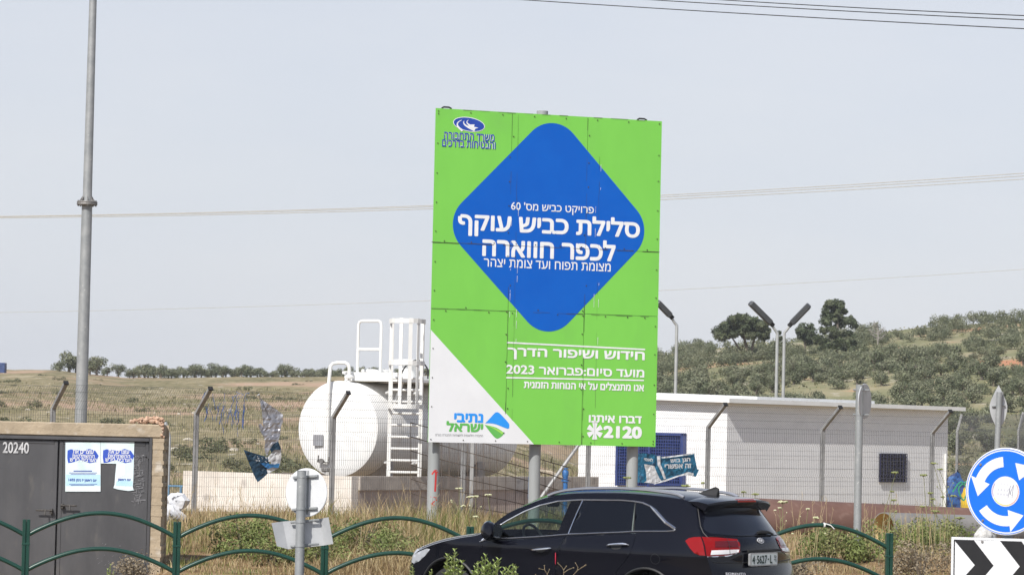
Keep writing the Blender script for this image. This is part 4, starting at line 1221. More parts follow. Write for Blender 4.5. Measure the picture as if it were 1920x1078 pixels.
for a, b in zip(posts[:-1], posts[1:]):
    m_ = MB()
    for z0, rise in ((.93, .30), (.46, .29)):
        P = []
        for t in np.linspace(0, 1, 25):
            s = math.sin(math.pi*t)**.92
            P.append(a-RO+(b-a)*(.02+.96*t)+np.array([0, -.0, z0+rise*s]))
        m_.tube(P, .030, 10)
    m_.build('arch', M_GRN, rail, True)
# string tied round the rail
tp = MB()
for t, k in ((.47, -2),):
    a, b = posts[k-0-1], posts[k+1-0-1] if k+1 < 0 else posts[-1]
a, b = posts[-2], posts[-1]
c = a+(b-a)*.52+np.array([0, 0, .93+.30])-RO
tp.lathe([(.036, -.012), (.036, .012)], c, rd_, 10); tp.tube([c+[.02, -.036, .02], c+[.09, -.05, 0], c+[.14, -.045, -.05]], .007, 5)
tp.build('string', M_WHITE, rail)

# ------------------------------------------------------------------ road signs
M_SBACK = mat('sign_back', (.68, .69, .70), (.60, .61, .62), 4, .45)
M_SBACKG = mat('grey_sign_back', (.52, .53, .54), (.44, .45, .46), 4, .45, .1)
Ysg = 36.0
P = at(566, 883, Ysg); zb = base_z(P)
s1 = empty('road_sign', (P[0], P[1], zb), 0, 'white round sign back and bent panel sign back on one grey pole', 'road sign')
SO = np.array(s1.location); HP1 = P[2]-zb
m_ = MB(); m_.tube([(0, 0, -.3), (0, 0, HP1)], .055, 18); m_.lathe([(.05, HP1-.003), (.057, HP1+.002), (.057, HP1+.008)], (0, 0, 0), (0, 0, 1), 18); m_.build('pole', M_GALV, s1, True)
def sP(px, py, Y): return at(px, py, Y)-SO
yw = rad(-28)
sn = np.array([math.sin(yw), -math.cos(yw), 0]); su = np.array([math.cos(yw), math.sin(yw), 0])
ctr = sP(575, 923, Ysg+.13); r_ = .288
m_ = MB(); m_.lathe([(r_-.006, .012), (r_, .008), (r_, -.002), (r_-.012, -.004)], ctr, sn, 48); ds = m_.build('disc', M_SBACK, s1)
for dz in (.19, -.19):
    bk_ = MB()
    bk_.tube([ctr+su*-.17+sn*.03+[0, 0, dz-.02], ctr+su*.17+sn*.03+[0, 0, dz+.01]], .018, 6)
    bk_.lathe([(.061, dz+ctr[2]-.012), (.061, dz+ctr[2]+.012)], (0, 0, 0), (0, 0, 1), 16)
    bk_.build('bracket', M_GALV, s1)
rbm = MB(); rbm.box(ctr+su*.03+[0, .02, 0]+sn*.02, (.03, .02, .52), np.array([su, -sn, (0, 0, 1)]).T); rbm.build('rib', M_GALV, ds)
pn = MB()
K = [sP(509, 980, Ysg-.05), sP(530, 977, Ysg+.05), sP(600, 972, Ysg+.16), sP(616, 969, Ysg+.02), sP(625, 1019, Ysg+.02), sP(607, 1022, Ysg+.16), sP(540, 1029, Ysg+.05), sP(519, 1023, Ysg-.05)]
pn.add(K+[k+np.array([0, .006, 0]) for k in K], [(0, 1, 6, 7), (1, 2, 5, 6), (2, 3, 4, 5), (8, 15, 14, 9), (9, 14, 13, 10), (10, 13, 12, 11)]+[(i, i+8, (i+1) % 8+8, (i+1) % 8) for i in range(8)])
pn.build('panel', M_SBACKG, s1)
for y in (978, 1023):
    bk_ = MB()
    z = sP(575, y, Ysg)[2]; bk_.lathe([(.061, z-.012), (.061, z+.012)], (0, 0, 0), (0, 0, 1), 16)
    bk_.tube([sP(545, y+1, Ysg+.03), sP(598, y-4, Ysg+.10)], .014, 6)
    bk_.build('bracket', M_GALV, s1)
# slim sign seen nearly edge-on, behind the railing
P = at(1612, 721, 49.0); zb = base_z(P)
s2 = empty('road_sign', (P[0], P[1], zb), 0, 'grey round sign back seen nearly edge-on, tall pole right of the car', 'road sign')
HP2 = P[2]-zb
m_ = MB(); m_.tube([(0, 0, -.3), (0, 0, HP2)], .062, 16); m_.build('pole', M_GALV, s2, True)
yw = rad(62); sn = np.array([math.sin(yw), -math.cos(yw), 0])
c = at(1621, 752, 49.09)-np.array(s2.location)
m_ = MB(); m_.lathe([(.275, .012), (.285, .008), (.285, -.002), (.27, -.004)], c, sn, 40); m_.build('disc', M_SBACKG, s2)
m_ = MB()
for dz in (.18, -.22):
    m_.lathe([(.068, c[2]+dz-.012), (.068, c[2]+dz+.012)], (0, 0, 0), (0, 0, 1), 16); m_.tube([(-.10, .02, c[2]+dz), (.16, .06, c[2]+dz)], .015, 6)
m_.tube([(.05, .07, c[2]-.34), (.05, .07, c[2]+.24)], .02, 6)
m_.build('bracket', M_GALV, s2)
# kite shaped back on a leaning pole at the far right
P = at(1874, 735, 58.0); Q = at(1861, 1000, 58.0); zb = base_z(Q)
s3 = empty('road_sign', (Q[0], Q[1], zb), 0, 'pointed grey sign back on a leaning pole above the blue roundabout sign', 'road sign')
SO = np.array(s3.location)
m_ = MB(); m_.tube([Q-SO+[0, 0, -.9], P-SO], .055, 14); m_.build('pole', M_GALV, s3, True)
c = at(1872, 762, 58.1)-SO
m_ = MB(); P_ = cr([(0, .41), (.10, .22), (.175, .03), (.16, -.15), (.09, -.33), (0, -.41), (-.07, -.33), (-.15, -.15), (-.172, .03), (-.10, .22), (0, .41)], 3)[:-1]
m_.poly([c+np.array([x, .25*x, z]) for x, z in P_], (0, .012, 0)); m_.build('panel', M_SBACKG, s3)
m_ = MB(); m_.tube([c+[-.13, -.05, .0], c+[.13, -.0, .03]], .016, 6); m_.tube([c+[.04, -.03, -.15], c+[.07, -.02, .28]], .022, 6); m_.build('bracket', M_GALV, s3)
# roundabout disc and chevron board, close to the camera at the right
Yd = 28.0; yw = rad(-33)
P = at(1886, 921, Yd); zb = base_z(P)
s4 = empty('road_sign', (P[0], P[1]+.12, zb), 0, 'blue round roundabout sign with three white arrows at the right edge', 'road sign')
SO = np.array(s4.location); c = P-SO; DR = .402
tilt = rad(-4.5)
du = np.array([math.cos(yw), math.sin(yw), 0]); dn = np.array([math.sin(yw), -math.cos(yw), 0]); dv_ = np.array([0, 0, 1.])
u2 = du*math.cos(tilt)+dv_*math.sin(tilt); v2 = -du*math.sin(tilt)+dv_*math.cos(tilt)
def dP(x, y, d): return c+u2*x+v2*y+dn*d
M_SIGNW = mat('sign_white', (.74, .76, .78), (.70, .71, .73), 8, .35)
M_SIGNB = mat('sign_blue', (.004, .135, .68), (.006, .145, .72), 3, .35)
m_ = MB(); m_.lathe([(DR-.004, -.03), (DR, -.026), (DR, .0), (DR-.004, .004)], c, dn, 64); m_.build('disc', M_SIGNW, s4)
def ring(mb, r0, r1, d, a0=0, a1=2*math.pi, n=64, x0=0, y0=0):
    A = np.linspace(a0, a1, n+1)
    V_ = [dP(x0+r0*math.cos(a), y0+r0*math.sin(a), d) for a in A]+[dP(x0+r1*math.cos(a), y0+r1*math.sin(a), d) for a in A]
    mb.add(V_, [(i, i+n+1, i+n+2, i+1) for i in range(n)])
m_ = MB(); ring(m_, .002, DR*.925, .0065); m_.build('blue_field', M_SIGNB, s4)
m_ = MB(); ring(m_, DR*.958, DR*.972, .0068); m_.build('blue_ring', M_SIGNB, s4)
ar = MB()
for k in range(3):
    a0 = rad(100+120*k); a1 = a0+rad(64); r0, r1 = DR*.56, DR*.79
    ring(ar, r0, r1, .009, a0, a1, 16)
    rm = (r0+r1)/2; tip = a1+rad(31)
    e = lambda r, a: dP(r*math.cos(a), r*math.sin(a), .0091)
    ar.poly([e(r0-.055, a1-.02), e(r1+.055, a1-.02), e(rm*1.03, tip)])
ar.build('arrow', M_SIGNW, s4)
m_ = MB(); ring(m_, .001, DR*.345, .0095, n=40); stk = m_.build('sticker', mat('sticker_white', (.74, .74, .74), (.66, .67, .68), 9, .4), s4)
for a0, a1, col in ((2.6, 3.6, (.35, .25, .45)), (3.7, 4.4, (.55, .70, .20)), (4.4, 5.2, (.80, .55, .08)), (5.2, 6.9, (.75, .28, .25))):
    m_ = MB(); ring(m_, DR*.305, DR*.325, .0105, a0, a1, 12); m_.build('colour_band', mat('band_ink', col, tuple(x*.8 for x in col), 6, .5), stk)
m_ = MB()
for i, (x, y, w, h) in enumerate([(-.05, .06, .012, .016), (-.02, .06, .012, .016), (.01, .055, .012, .016)]+[(-.08+.03*k, .0, .016, .022) for k in range(4)]+[(-.08+.03*k, -.04, .018, .022) for k in range(4)]):
    m_.poly([dP(x, y, .0105), dP(x+w, y, .0105), dP(x+w, y+h, .0105), dP(x, y+h, .0105)])
m_.build('faint_print', mat('faint_ink', (.50, .51, .56), (.58, .58, .62), 9, .5), stk)
m_ = MB()
for a, b in (((.03, -.06), (.045, .06)), ((.045, -.02), (.075, .07)), ((.075, .07), (.07, -.05)), ((.03, .03), (.06, -.03))):
    a, b = np.array(a), np.array(b); d = (b-a)/np.linalg.norm(b-a); n_ = np.array([-d[1], d[0]])*.003
    m_.poly([dP(*(a+n_), .0107), dP(*(a-n_), .0107), dP(*(b-n_), .0107), dP(*(b+n_), .0107)])
m_.build('pen_mark', mat('pen_ink', (.25, .25, .32), (.3, .3, .36), 9, .5), stk)
bt = MB()
for x, y in ((-.27, .22), (-.20, -.29), (.22, .25), (.27, -.16)): bt.lathe([(.013, 0), (.011, .008)], dP(x, y, .008), dn, 8)
bt.build('bolt', M_GALV_D, s4)
m_ = MB(); m_.tube([(.05, .06, -.3), (.05, .06, c[2]+.3)], .045, 14); m_.build('pole', M_GALV, s4, True)
M_SIGNK = mat('sign_black', (.012, .012, .014), (.018, .018, .02), 6, .35)
P0 = at(1784, 1006, Yd-.1); yb_ = rad(-12)
cu = np.array([math.cos(yb_), math.sin(yb_), 0]); cn = np.array([math.sin(yb_), -math.cos(yb_), 0])
s5 = empty('chevron_sign', (P0[0]+.5, P0[1]+.05, base_z(P0)), 0, 'black and white chevron board pointing right under the roundabout sign', 'road sign')
SO = np.array(s5.location); cw, ch = 1.75, .50
def gP(x, y, d): return P0-SO+cu*(x*1.0)+np.array([0, 0, -y])+cn*d
m_ = MB(); m_.poly([gP(0, 0, 0), gP(cw, 0, 0), gP(cw, ch, 0), gP(0, ch, 0)], cn*-.03); m_.build('board', M_SIGNW, s5)
m_ = MB(); b_ = .022
m_.poly([gP(b_, b_, .003), gP(cw-b_, b_, .003), gP(cw-b_, ch-b_, .003), gP(b_, ch-b_, .003)]); m_.build('black_field', M_SIGNK, s5)
m_ = MB(); hh = (ch-2*b_-.004)/2; y0 = b_+.002; ym = y0+hh; y1 = y0+2*hh
m_.poly([gP(b_+.012, y0+.015, .0055), gP(b_+.012+hh*.80, ym, .0055), gP(b_+.012, y1-.015, .0055)])
for k in range(4):
    x = .205+k*.43
    if x+.21+hh < cw: m_.poly([gP(x, y0, .0055), gP(x+.235, y0, .0055), gP(x+.235+hh*.80, ym, .0055), gP(x+.235, y1, .0055), gP(x, y1, .0055), gP(x+hh*.80, ym, .0055)])
m_.build('chevron', M_SIGNW, s5)
bt = MB()
for x in (.28, .87, 1.46): bt.lathe([(.014, 0), (.011, .01)], gP(x, .035, .005), cn, 8)
bt.build('bolt', M_GALV_D, s5)
m_ = MB(); 
for x in (.4, 1.35): m_.tube([gP(x, .05, -.07)*[1, 1, 0]+[0, 0, -.3], gP(x, .05, -.07)], .04, 12)
m_.build('pole', M_GALV, s5, True)

# ------------------------------------------------------------------ tall pole and street lights
P = at(151.5, 790, 70); zb = base_z(P)
tp_ = empty('utility_pole', (P[0], P[1], zb), 0, 'tall tapering grey steel pole with a bolted flange rising behind the fence', 'pole')
zf = at(162, 383, 70)[2]-zb
m_ = MB(); m_.tube([(0, 0, -.3), (0, 0, 1.5), (0, 0, zf)], [.148, .143, .122], 22); m_.build('lower_shaft', M_GALV, tp_, True)
m_ = MB(); m_.tube([(0, 0, zf+.06), (0, 0, zf+6.5)], [.108, .078], 22); m_.build('upper_shaft', M_GALV, tp_, True)
m_ = MB(); m_.lathe([(.235, zf-.02), (.24, zf), (.235, zf+.02)], (0, 0, 0), (0, 0, 1), 24); m_.lathe([(.235, zf+.025), (.24, zf+.045), (.235, zf+.06)], (0, 0, 0), (0, 0, 1), 24)
for k in range(8):
    a = k*math.pi/4+.2; m_.lathe([(.02, zf-.05), (.02, zf+.09)], (.2*math.cos(a), .2*math.sin(a), 0), (0, 0, 1), 6)
    m_.poly([(.1*math.cos(a), .1*math.sin(a), zf+.06), (.19*math.cos(a), .19*math.sin(a), zf+.06), (.1*math.cos(a), .1*math.sin(a), zf+.2)], (.008*math.sin(a), -.008*math.cos(a), 0))
m_.build('flange', M_GALV_D, tp_)
M_LAMP = mat('lamp_housing', (.055, .058, .062), (.075, .078, .08), 6, .45, .3)
def street_light(px, ytop_pole, sx, hx, hy, label, Y=88.0):
    P = at(px, ytop_pole, Y); zb = base_z(P)
    r = empty('street_light', (P[0], P[1], zb), 0, label, 'street light', 'street lights behind the white building')
    h = P[2]-zb; sc = Y/FPX
    e = np.array([sx*12*sc, -.05, 17*sc]); hd = np.array([(hx)*sc, -.05, hy*sc])
    m_ = MB(); m_.tube([(0, 0, -.3), (0, 0, h-.1)]+[tuple(np.array([0, 0, h])+e*t*np.array([1, 1, .75+.25*t])) for t in (.0, .25, .6, 1)], [.055, .045, .042, .04, .038, .034], 10); m_.build('pole', mat('lamp_pole', (.42, .43, .42), (.36, .37, .36), 5, .5, .3), r, True)
    d = (hd-e); d[1] = -.15; L_ = np.linalg.norm(d); d /= L_; n_ = np.cross(d, (0, 1, 0)); n_ /= np.linalg.norm(n_); s_ = np.cross(n_, d)
    m_ = MB(); m_.box(np.array([0, 0, h])+e+d*(L_/2+.02), (L_, .30, .17), np.array([d, s_, n_]).T, .03); hd_ = m_.build('lamp_head', M_LAMP, r)
    m_ = MB(); m_.box(np.array([0, 0, h])+e+d*(L_/2+.02)-n_*.088, (L_*.8, .22, .012), np.array([d, s_, n_]).T); m_.build('lens', mat('lamp_lens', (.45, .46, .47), (.5, .5, .5), 5, .3), hd_)
    m_ = MB(); m_.box(np.array([0, 0, h])+e-d*.02, (.16, .10, .13), np.array([d, s_, n_]).T, .02); m_.build('joint', M_BLACKP, r)
street_light(1269, 610, -1, -38, 42, 'street light with its head half hidden by the billboard edge')
street_light(1457.5, 624, -1, -52, 54, 'middle street light, its flat head leaning to the left')
street_light(1470.5, 624, 1, 44, 52, 'right street light, its flat head leaning to the right')

# ------------------------------------------------------------------ overhead cables
def cable(name, pts, r_, m, label, ext=.35):
    P = [at(*p) for p in pts]
    a, b = P[0], P[-1]
    d = b-a
    # continue beyond the picture on both sides, with the same sag
    def q(t):
        n = len(P)-1; s = min(max(t, 0), 1)*n; i = min(int(s), n-1); f = s-i
        return P[i]*(1-f)+P[i+1]*f
    out = []
    for t in np.linspace(-ext, 1+ext, 40):
        if t < 0: out.append(a+(P[1]-P[0])*(len(P)-1)*t+np.array([0, 0, .0]))
        elif t > 1: out.append(b+(P[-1]-P[-2])*(len(P)-1)*(t-1))
        else: out.append(q(t))
    o = MB().tube(out, r_, 6, False).build(name, m, None, True)
    return tag(o, label, 'cable', 'overhead cables')
M_CBL = mat('cable_black', (.02, .02, .022), (.03, .03, .03), 3, .6)
M_CBLT = mat('cable_tan', (.42, .39, .33), (.36, .34, .30), 3, .7)
def line3(x0, y0, x1, y1, sag, Y0, Y1):
    return [(x0+(x1-x0)*t, y0+(y1-y0)*t+sag*4*t*(1-t), Y0+(Y1-Y0)*t) for t in np.linspace(0, 1, 12)]
cable('power_cable', line3(975, 0, 1920, 54.5, 2, 62, 50), .0085, M_CBL, 'lowest of the three dark cables crossing the top right sky')
cable('power_cable', line3(1215, 0, 1920, 38, 1.5, 61, 51), .0085, M_CBL, 'middle dark cable of the three crossing the top right sky')
cable('power_cable', line3(1345, 0, 1920, 30, 1.5, 60, 51), .0085, M_CBL, 'uppermost dark cable of the three crossing the top right sky')
cable('power_cable', line3(0, 406, 1920, 325, 14, 175, 150), .018, M_CBLT, 'uppermost of the three pale cables passing behind the billboard')
cable('power_cable', line3(0, 407, 1920, 330, 14, 177, 152), .018, M_CBLT, 'middle of the three pale cables passing behind the billboard')
cable('power_cable', line3(0, 409, 1920, 336, 14, 179, 154), .018, M_CBLT, 'lowest of the three pale cables passing behind the billboard')
cable('power_cable', line3(0, 586, 1920, 505, 12, 190, 170), .011, M_CBLT, 'single faint pale cable low in the sky behind the billboard')

# ------------------------------------------------------------------ pipes lying on the verge
M_RUST = mat('brown_pipe', (.125, .066, .050), (.165, .092, .072), 1.5, .75, bump=.15, bscale=8, col3=(.22, .14, .11), scale3=4, thr3=(.6, .8))
def pipe(name, A, B, r_, m, label, inner=None):
    A, B = np.array(A), np.array(B); d = B-A; L_ = np.linalg.norm(d); d /= L_
    rt = empty(name, (A[0], A[1], A[2]-r_), 0, label, 'pipe')
    o = MB(); n = 40; u = np.cross(d, (0, 0, 1)); u /= np.linalg.norm(u); w = np.cross(u, d)
    V_, F_ = [], []; z0 = np.array([0, 0, r_])
    for rr2, s in ((r_*.94, L_), (r_*.94, .0), (r_, .0), (r_, L_)):
        V_ += [z0+d*s+rr2*(math.cos(2*math.pi*k/n)*u+math.sin(2*math.pi*k/n)*w) for k in range(n)]
    for i in range(3): F_ += [(i*n+k, i*n+(k+1) % n, (i+1)*n+(k+1) % n, (i+1)*n+k) for k in range(n)]
    ob = o.add(V_[n:], F_[:2*n] and [tuple(x-n for x in f) for f in F_[n:]]).build('shell', m, rt, True)
    li = MB().add(V_[:2*n], F_[:n]); li.build('lining', inner or m, rt, True)
    return rt
Yp = 62.5
A = at(1425, 975, 60.5); B = at(1990, 985, 64.0)
top0, top1 = at(1425, 936, 60.5)[2], at(1870, 957, 63.4)[2]
rp_ = .46
pipe('steel_pipe', (A[0]-1.2, 60.0, top0-rp_+.06), (B[0]+.5, 64.2, top1-rp_-.03), rp_, M_RUST, 'long rusty brown steel pipe lying in front of the fence right of the car')
A = at(1656, 1000, 56.5); B = at(1990, 1010, 58.6); r2 = .29
pipe('steel_pipe', (A[0], 56.5, at(1662, 960, 56.5)[2]-r2), (B[0], 59.4, at(1900, 970, 58.8)[2]-r2), r2,
     mat('grey_pipe', (.17, .165, .16), (.23, .22, .21), 2, .8, bump=.2, bscale=9), 'shorter dark grey pipe with its tan open mouth facing left', mat('tan_lining', (.58, .44, .22), (.48, .36, .18), 3, .8))
# stone and tarpaulins at the right
q = at(1845, 1000, 40.9); rk = rock_mesh(7, .8).build('rock', mat('white_stone', (.66, .65, .62), (.45, .44, .42), 4, .9, bump=.6), None, True, (q[0], q[1], q[2]-.02)); rk.scale = (.16, .13, .16)
rk.location.z = max(base_z(q)+.05, q[2]-.04); tag(rk, 'whitish rough stone just behind the top of the chevron board', 'rock')
ped = rock_mesh(17, .9).build('rock', M_ROCK, None, True, (q[0], q[1]+.05, base_z(q)+.3)); ped.scale = (.22, .2, .5); tag(ped, 'larger stone under the whitish one behind the chevron board', 'rock')
q = at(1790, 925, 80); zb = base_z(q)
def heap(name, q, w, h, m, seed, label, cat, flat=1.0):
    rm = rock_mesh(seed, flat); o = MB().add([(p[0]*w, p[1]*w*.6, (p[2]+flat)*h) for p in rm.v], rm.f).build(name, m, None, True, q)
    return tag(o, label, cat)
zt_ = at(1797, 897, 80)[2]-zb
heap('tarpaulin', (q[0]+.05, 80, zb), .36, zt_/1.5, mat('blue_tarp', (.02, .07, .26), (.03, .12, .32), 6, .6, bump=.8, bscale=9, col3=(.01, .03, .12), scale3=7, thr3=(.5, .6)), 31, 'crumpled blue tarpaulin heap at the right end of the white building', 'tarpaulin', .8)
q = at(1810, 925, 76); zb = base_z(q); zt_ = at(1810, 900, 76)[2]-zb
bt_ = MB(); pr_ = []
for k in range(15): 
    z = zt_*k/14; pr_.append((.23*math.sin(math.pi*(.15+.78*k/14))+.012*(k % 2), z))
bt_.lathe(pr_, (0, 0, 0), (0, 0, 1), 18)
tag(bt_.build('float_buoy', mat('yellow_plastic', (.70, .48, .03), (.6, .40, .03), 5, .5), None, True, (q[0]+.12, q[1], zb)), 'ribbed yellow plastic float partly hidden by the roundabout sign', 'float')
hs2 = MB(); q = at(1805, 930, 75); hs2.tube(cr([q+[-.25, 0, .1], q+[-.05, 0, .35], q+[.1, 0, .15], q+[.02, 0, -.1], q+[-.1, 0, .2], q+[.15, 0, .4]], 6), .02, 5)
tag(hs2.build('hose', mat('green_hose', (.02, .25, .15), (.03, .3, .18), 6, .5), None, True), 'green hose coiled in front of the blue tarpaulin', 'hose')
# dark blue container at the left edge of the crest
q = at(-6, 700, 400); cb = MB(); zb = base_z(q)
hz = at(0, 680, 400)[2]-zb
cb.box((0, 0, hz/2), (2.3, 1.6, hz), None, .05); cb.box((0, 0, hz*.55), (2.36, 1.66, .1), None, .02); cb.box((.3, -.81, hz*.8), (1.0, .05, hz*.25), None, .01)
tag(cb.build('container', mat('container_blue', (.02, .045, .14), (.04, .07, .18), 3, .6), None, False, (q[0], 400, zb)), 'small dark blue box-like container at the left edge of the field crest', 'container')
# ------------------------------------------------------------------ the black car (s back from the nose, y to its left, z up)
CYAW = rad(35.7)
cd_ = np.array([-math.cos(CYAW), math.sin(CYAW), 0]); cl_ = np.array([-math.sin(CYAW), -math.cos(CYAW), 0])
car = empty('parked_car', (1.036, 36.07, .018), 0, 'black family SUV parked by the railing, seen from its rear left corner', 'car')
def CW(s, y, z): return cd_*(2.38-s) + cl_*y + np.array([0, 0, z])
def carmat(name, col, rough, coat=0.0, metal=0.0, spec=.5):
    return mat(name, col, tuple(c*1.15 for c in col), 2, rough, metal, coat=coat, spec=spec)
M_PAINT = carmat('black_paint', (.0032, .0034, .0065), .22, .6, 0.0, .1)
M_CHROME = carmat('chrome', (.72, .72, .74), .14, 0, 1.0)
M_TRIM = carmat('black_trim', (.012, .012, .012), .55)
M_TINT = carmat('tinted_glass', (.004, .005, .008), .04, 0, 0, .3)
M_RUB = carmat('tyre_rubber', (.018, .018, .018), .8)
M_INT = carmat('interior', (.02, .02, .022), .8)
def glass_mat():
    m = bpy.data.materials.new('clear_glass'); m.use_nodes = True; N, L = m.node_tree.nodes, m.node_tree.links
    t = N.new('ShaderNodeBsdfTransparent'); t.inputs['Color'].default_value = (.62, .72, .68, 1)
    g = N.new('ShaderNodeBsdfGlossy'); g.inputs['Roughness'].default_value = .02
    lw = N.new('ShaderNodeLayerWeight'); pw_ = N.new('ShaderNodeMath'); pw_.operation = 'POWER'; pw_.inputs[1].default_value = 4.0
    f = N.new('ShaderNodeMath'); f.operation = 'MULTIPLY_ADD'; f.inputs[1].default_value = .5; f.inputs[2].default_value = .05
    L.new(lw.outputs['Facing'], pw_.inputs[0]); L.new(pw_.outputs[0], f.inputs[0])
    x = N.new('ShaderNodeMixShader'); L.new(f.outputs[0], x.inputs[0]); L.new(t.outputs[0], x.inputs[1]); L.new(g.outputs[0], x.inputs[2])
    L.new(x.outputs[0], N['Material Output'].inputs['Surface']); return m
M_GLASS = glass_mat()
ROWS = [  # edge s,z ; centre s,z
 (.34, .35, .02, .35), (.30, .55, .00, .55), (.33, .70, .00, .70), (.38, .80, .05, .83), (.45, .862, .12, .90), (.61, .925, .34, .975), (.86, .995, .60, 1.04),
 (1.10, 1.05, .85, 1.085), (1.36, 1.10, 1.10, 1.125), (1.50, 1.21, 1.24, 1.21), (1.68, 1.36, 1.47, 1.365), (1.93, 1.475, 1.76, 1.52), (2.13, 1.55, 1.98, 1.61),
 (2.35, 1.598, 2.25, 1.655), (2.63, 1.622, 2.6, 1.680), (3.13, 1.638, 3.1, 1.685), (3.5, 1.63, 3.5, 1.675), (3.89, 1.605, 3.9, 1.652), (4.13, 1.57, 4.22, 1.615),
 (4.21, 1.52, 4.34, 1.56), (4.26, 1.42, 4.41, 1.46), (4.32, 1.30, 4.52, 1.33), (4.38, 1.21, 4.60, 1.215), (4.45, 1.12, 4.665, 1.14), (4.51, 1.0, 4.70, 1.02),
 (4.55, .88, 4.70, .86), (4.59, .74, 4.74, .72), (4.62, .5, 4.77, .5), (4.61, .32, 4.73, .32)]
NS = 4
RF = cr(ROWS, NS)
def wside(s, z):
    W_ = .945
    if s < .95: W_ -= .20*((.95-s)/.95)**2
    if s > 3.8: W_ -= .055*((s-3.8)/.8)**3
    q = z-1.0
    if q > 0: W_ -= .40*q + .24*q*q
    else: W_ -= .02*abs(q)**.8*.3 + (.06*((-q-.45)/.3)**2 if q < -.45 else 0)
    W_ += .010*math.exp(-((z-.985)/.05)**2)
    return W_
def side_pt(s, z, sg, off=0.0):
    e = .01
    w = wside(s, z)
    ds = (wside(s+e, z)-wside(s-e, z))/(2*e); dz = (wside(s, z+e)-wside(s, z-e))/(2*e)
    n = np.array([-ds, 1, -dz]); n /= np.linalg.norm(n)
    return CW(s+n[0]*off, sg*(w+n[1]*off), z+n[2]*off)
def cdt_fill(outline, holes, step, keep_edge=True):
    """triangulate outline minus holes with a regular grid of inner points"""
    loops = [outline]+holes
    P, E = [], []
    def dens(lp):
        out = []
        for i in range(len(lp)):
            a, b = np.array(lp[i]), np.array(lp[(i+1) % len(lp)]); n = max(1, int(np.linalg.norm(b-a)/step))
            out += [a+(b-a)*k/n for k in range(n)]
        return out
    for lp in loops:
        lp = dens(lp); k = len(P); P += [tuple(p) for p in lp]; E += [(k+i, k+(i+1) % len(lp)) for i in range(len(lp))]
    xs = [p[0] for p in outline]; zs = [p[1] for p in outline]
    BP_ = np.array(P)
    x = min(xs)+step*.5
    while x < max(xs):
        z = min(zs)+step*.5
        while z < max(zs):
            if inside((x, z), outline) and not any(inside((x, z), h) for h in holes) and np.min((BP_[:, 0]-x)**2+(BP_[:, 1]-z)**2) > (step*.45)**2: P.append((x, z))
            z += step
        x += step
    vs2, _, fs, *_r = delaunay_2d_cdt([Vector(p) for p in P], E, [], 0, 1e-6)
    F_ = []
    for f in fs:
        c = sum((vs2[i] for i in f), Vector((0, 0)))/len(f)
        if inside(c, outline) and not any(inside(c, h) for h in holes): F_.append(tuple(f))
    return [tuple(v) for v in vs2], F_
def side_panel(name, outline, holes, m, sg, parent, step=.06, off=0.0, smooth=True):
    V_, F_ = cdt_fill(outline, holes, step)
    W_ = [side_pt(s, z, sg, off) for s, z in V_]
    if sg < 0: F_ = [f[::-1] for f in F_]
    return mesh_obj(name, W_, F_, m, parent, smooth)
def inset(lp, d):
    P = [np.array(p) for p in lp]; n = len(P); A = sum(P[i][0]*P[(i+1) % n][1]-P[(i+1) % n][0]*P[i][1] for i in range(n)); sg = 1 if A > 0 else -1
    out = []
    for i in range(n):
        a, b, c = P[i-1], P[i], P[(i+1) % n]
        u = (b-a)/np.linalg.norm(b-a); v = (c-b)/np.linalg.norm(c-b)
        n1, n2 = np.array([-u[1], u[0]])*sg, np.array([-v[1], v[0]])*sg
        m_ = n1+n2; m_ = m_/max(np.dot(m_, m_)/2, .3)
        out.append(tuple(b+m_*d))
    return out
# outline of the side: along the upper edge, then back under the sills round the wheel openings
up = [(r[0], r[1]) for r in RF]
WF, WR, WZ, WA = .955, 3.735, .372, .425
def arch(c): return [(c+WA*math.cos(a), max(.33, WZ+WA*math.sin(a))) for a in np.linspace(math.pi*.03, math.pi*.97, 17)]
low = [(4.5, .30)]+arch(WR)[::1]+[(3.0, .30), (2.3, .30), (1.6, .30)]+arch(WF)+[(.42, .30)]
OUT = up+low
WIN = [(1.475, 1.045), (1.66, 1.06), (2.2, 1.105), (2.63, 1.15), (3.28, 1.195), (3.52, 1.215), (3.95, 1.232), (4.035, 1.242), (4.045, 1.26), (3.99, 1.285), (3.90, 1.325), (3.80, 1.39), (3.70, 1.455), (3.62, 1.50), (3.50, 1.535), (3.35, 1.55),
       (3.18, 1.556), (2.63, 1.542), (2.32, 1.517), (2.09, 1.462), (1.90, 1.385), (1.70, 1.272), (1.58, 1.19), (1.50, 1.11)]
FDOOR = [(1.435, 1.025), (2.2, 1.085), (2.59, 1.127), (2.545, 1.02), (2.50, .90), (2.485, .40), (1.50, .40), (1.44, .55), (1.41, .80)]
RDOOR = [(2.60, 1.128), (3.30, 1.178), (3.535, 1.197), (3.545, 1.10), (3.53, .98), (3.44, .86), (3.34, .76), (3.27, .62), (3.22, .40), (2.495, .40), (2.51, .90), (2.555, 1.02)]
LAMPR = [(4.215, 1.135), (4.25, 1.165), (4.31, 1.180), (4.395, 1.185), (4.44, 1.12), (4.51, .985), (4.44, .985), (4.37, 1.005), (4.30, 1.055)]
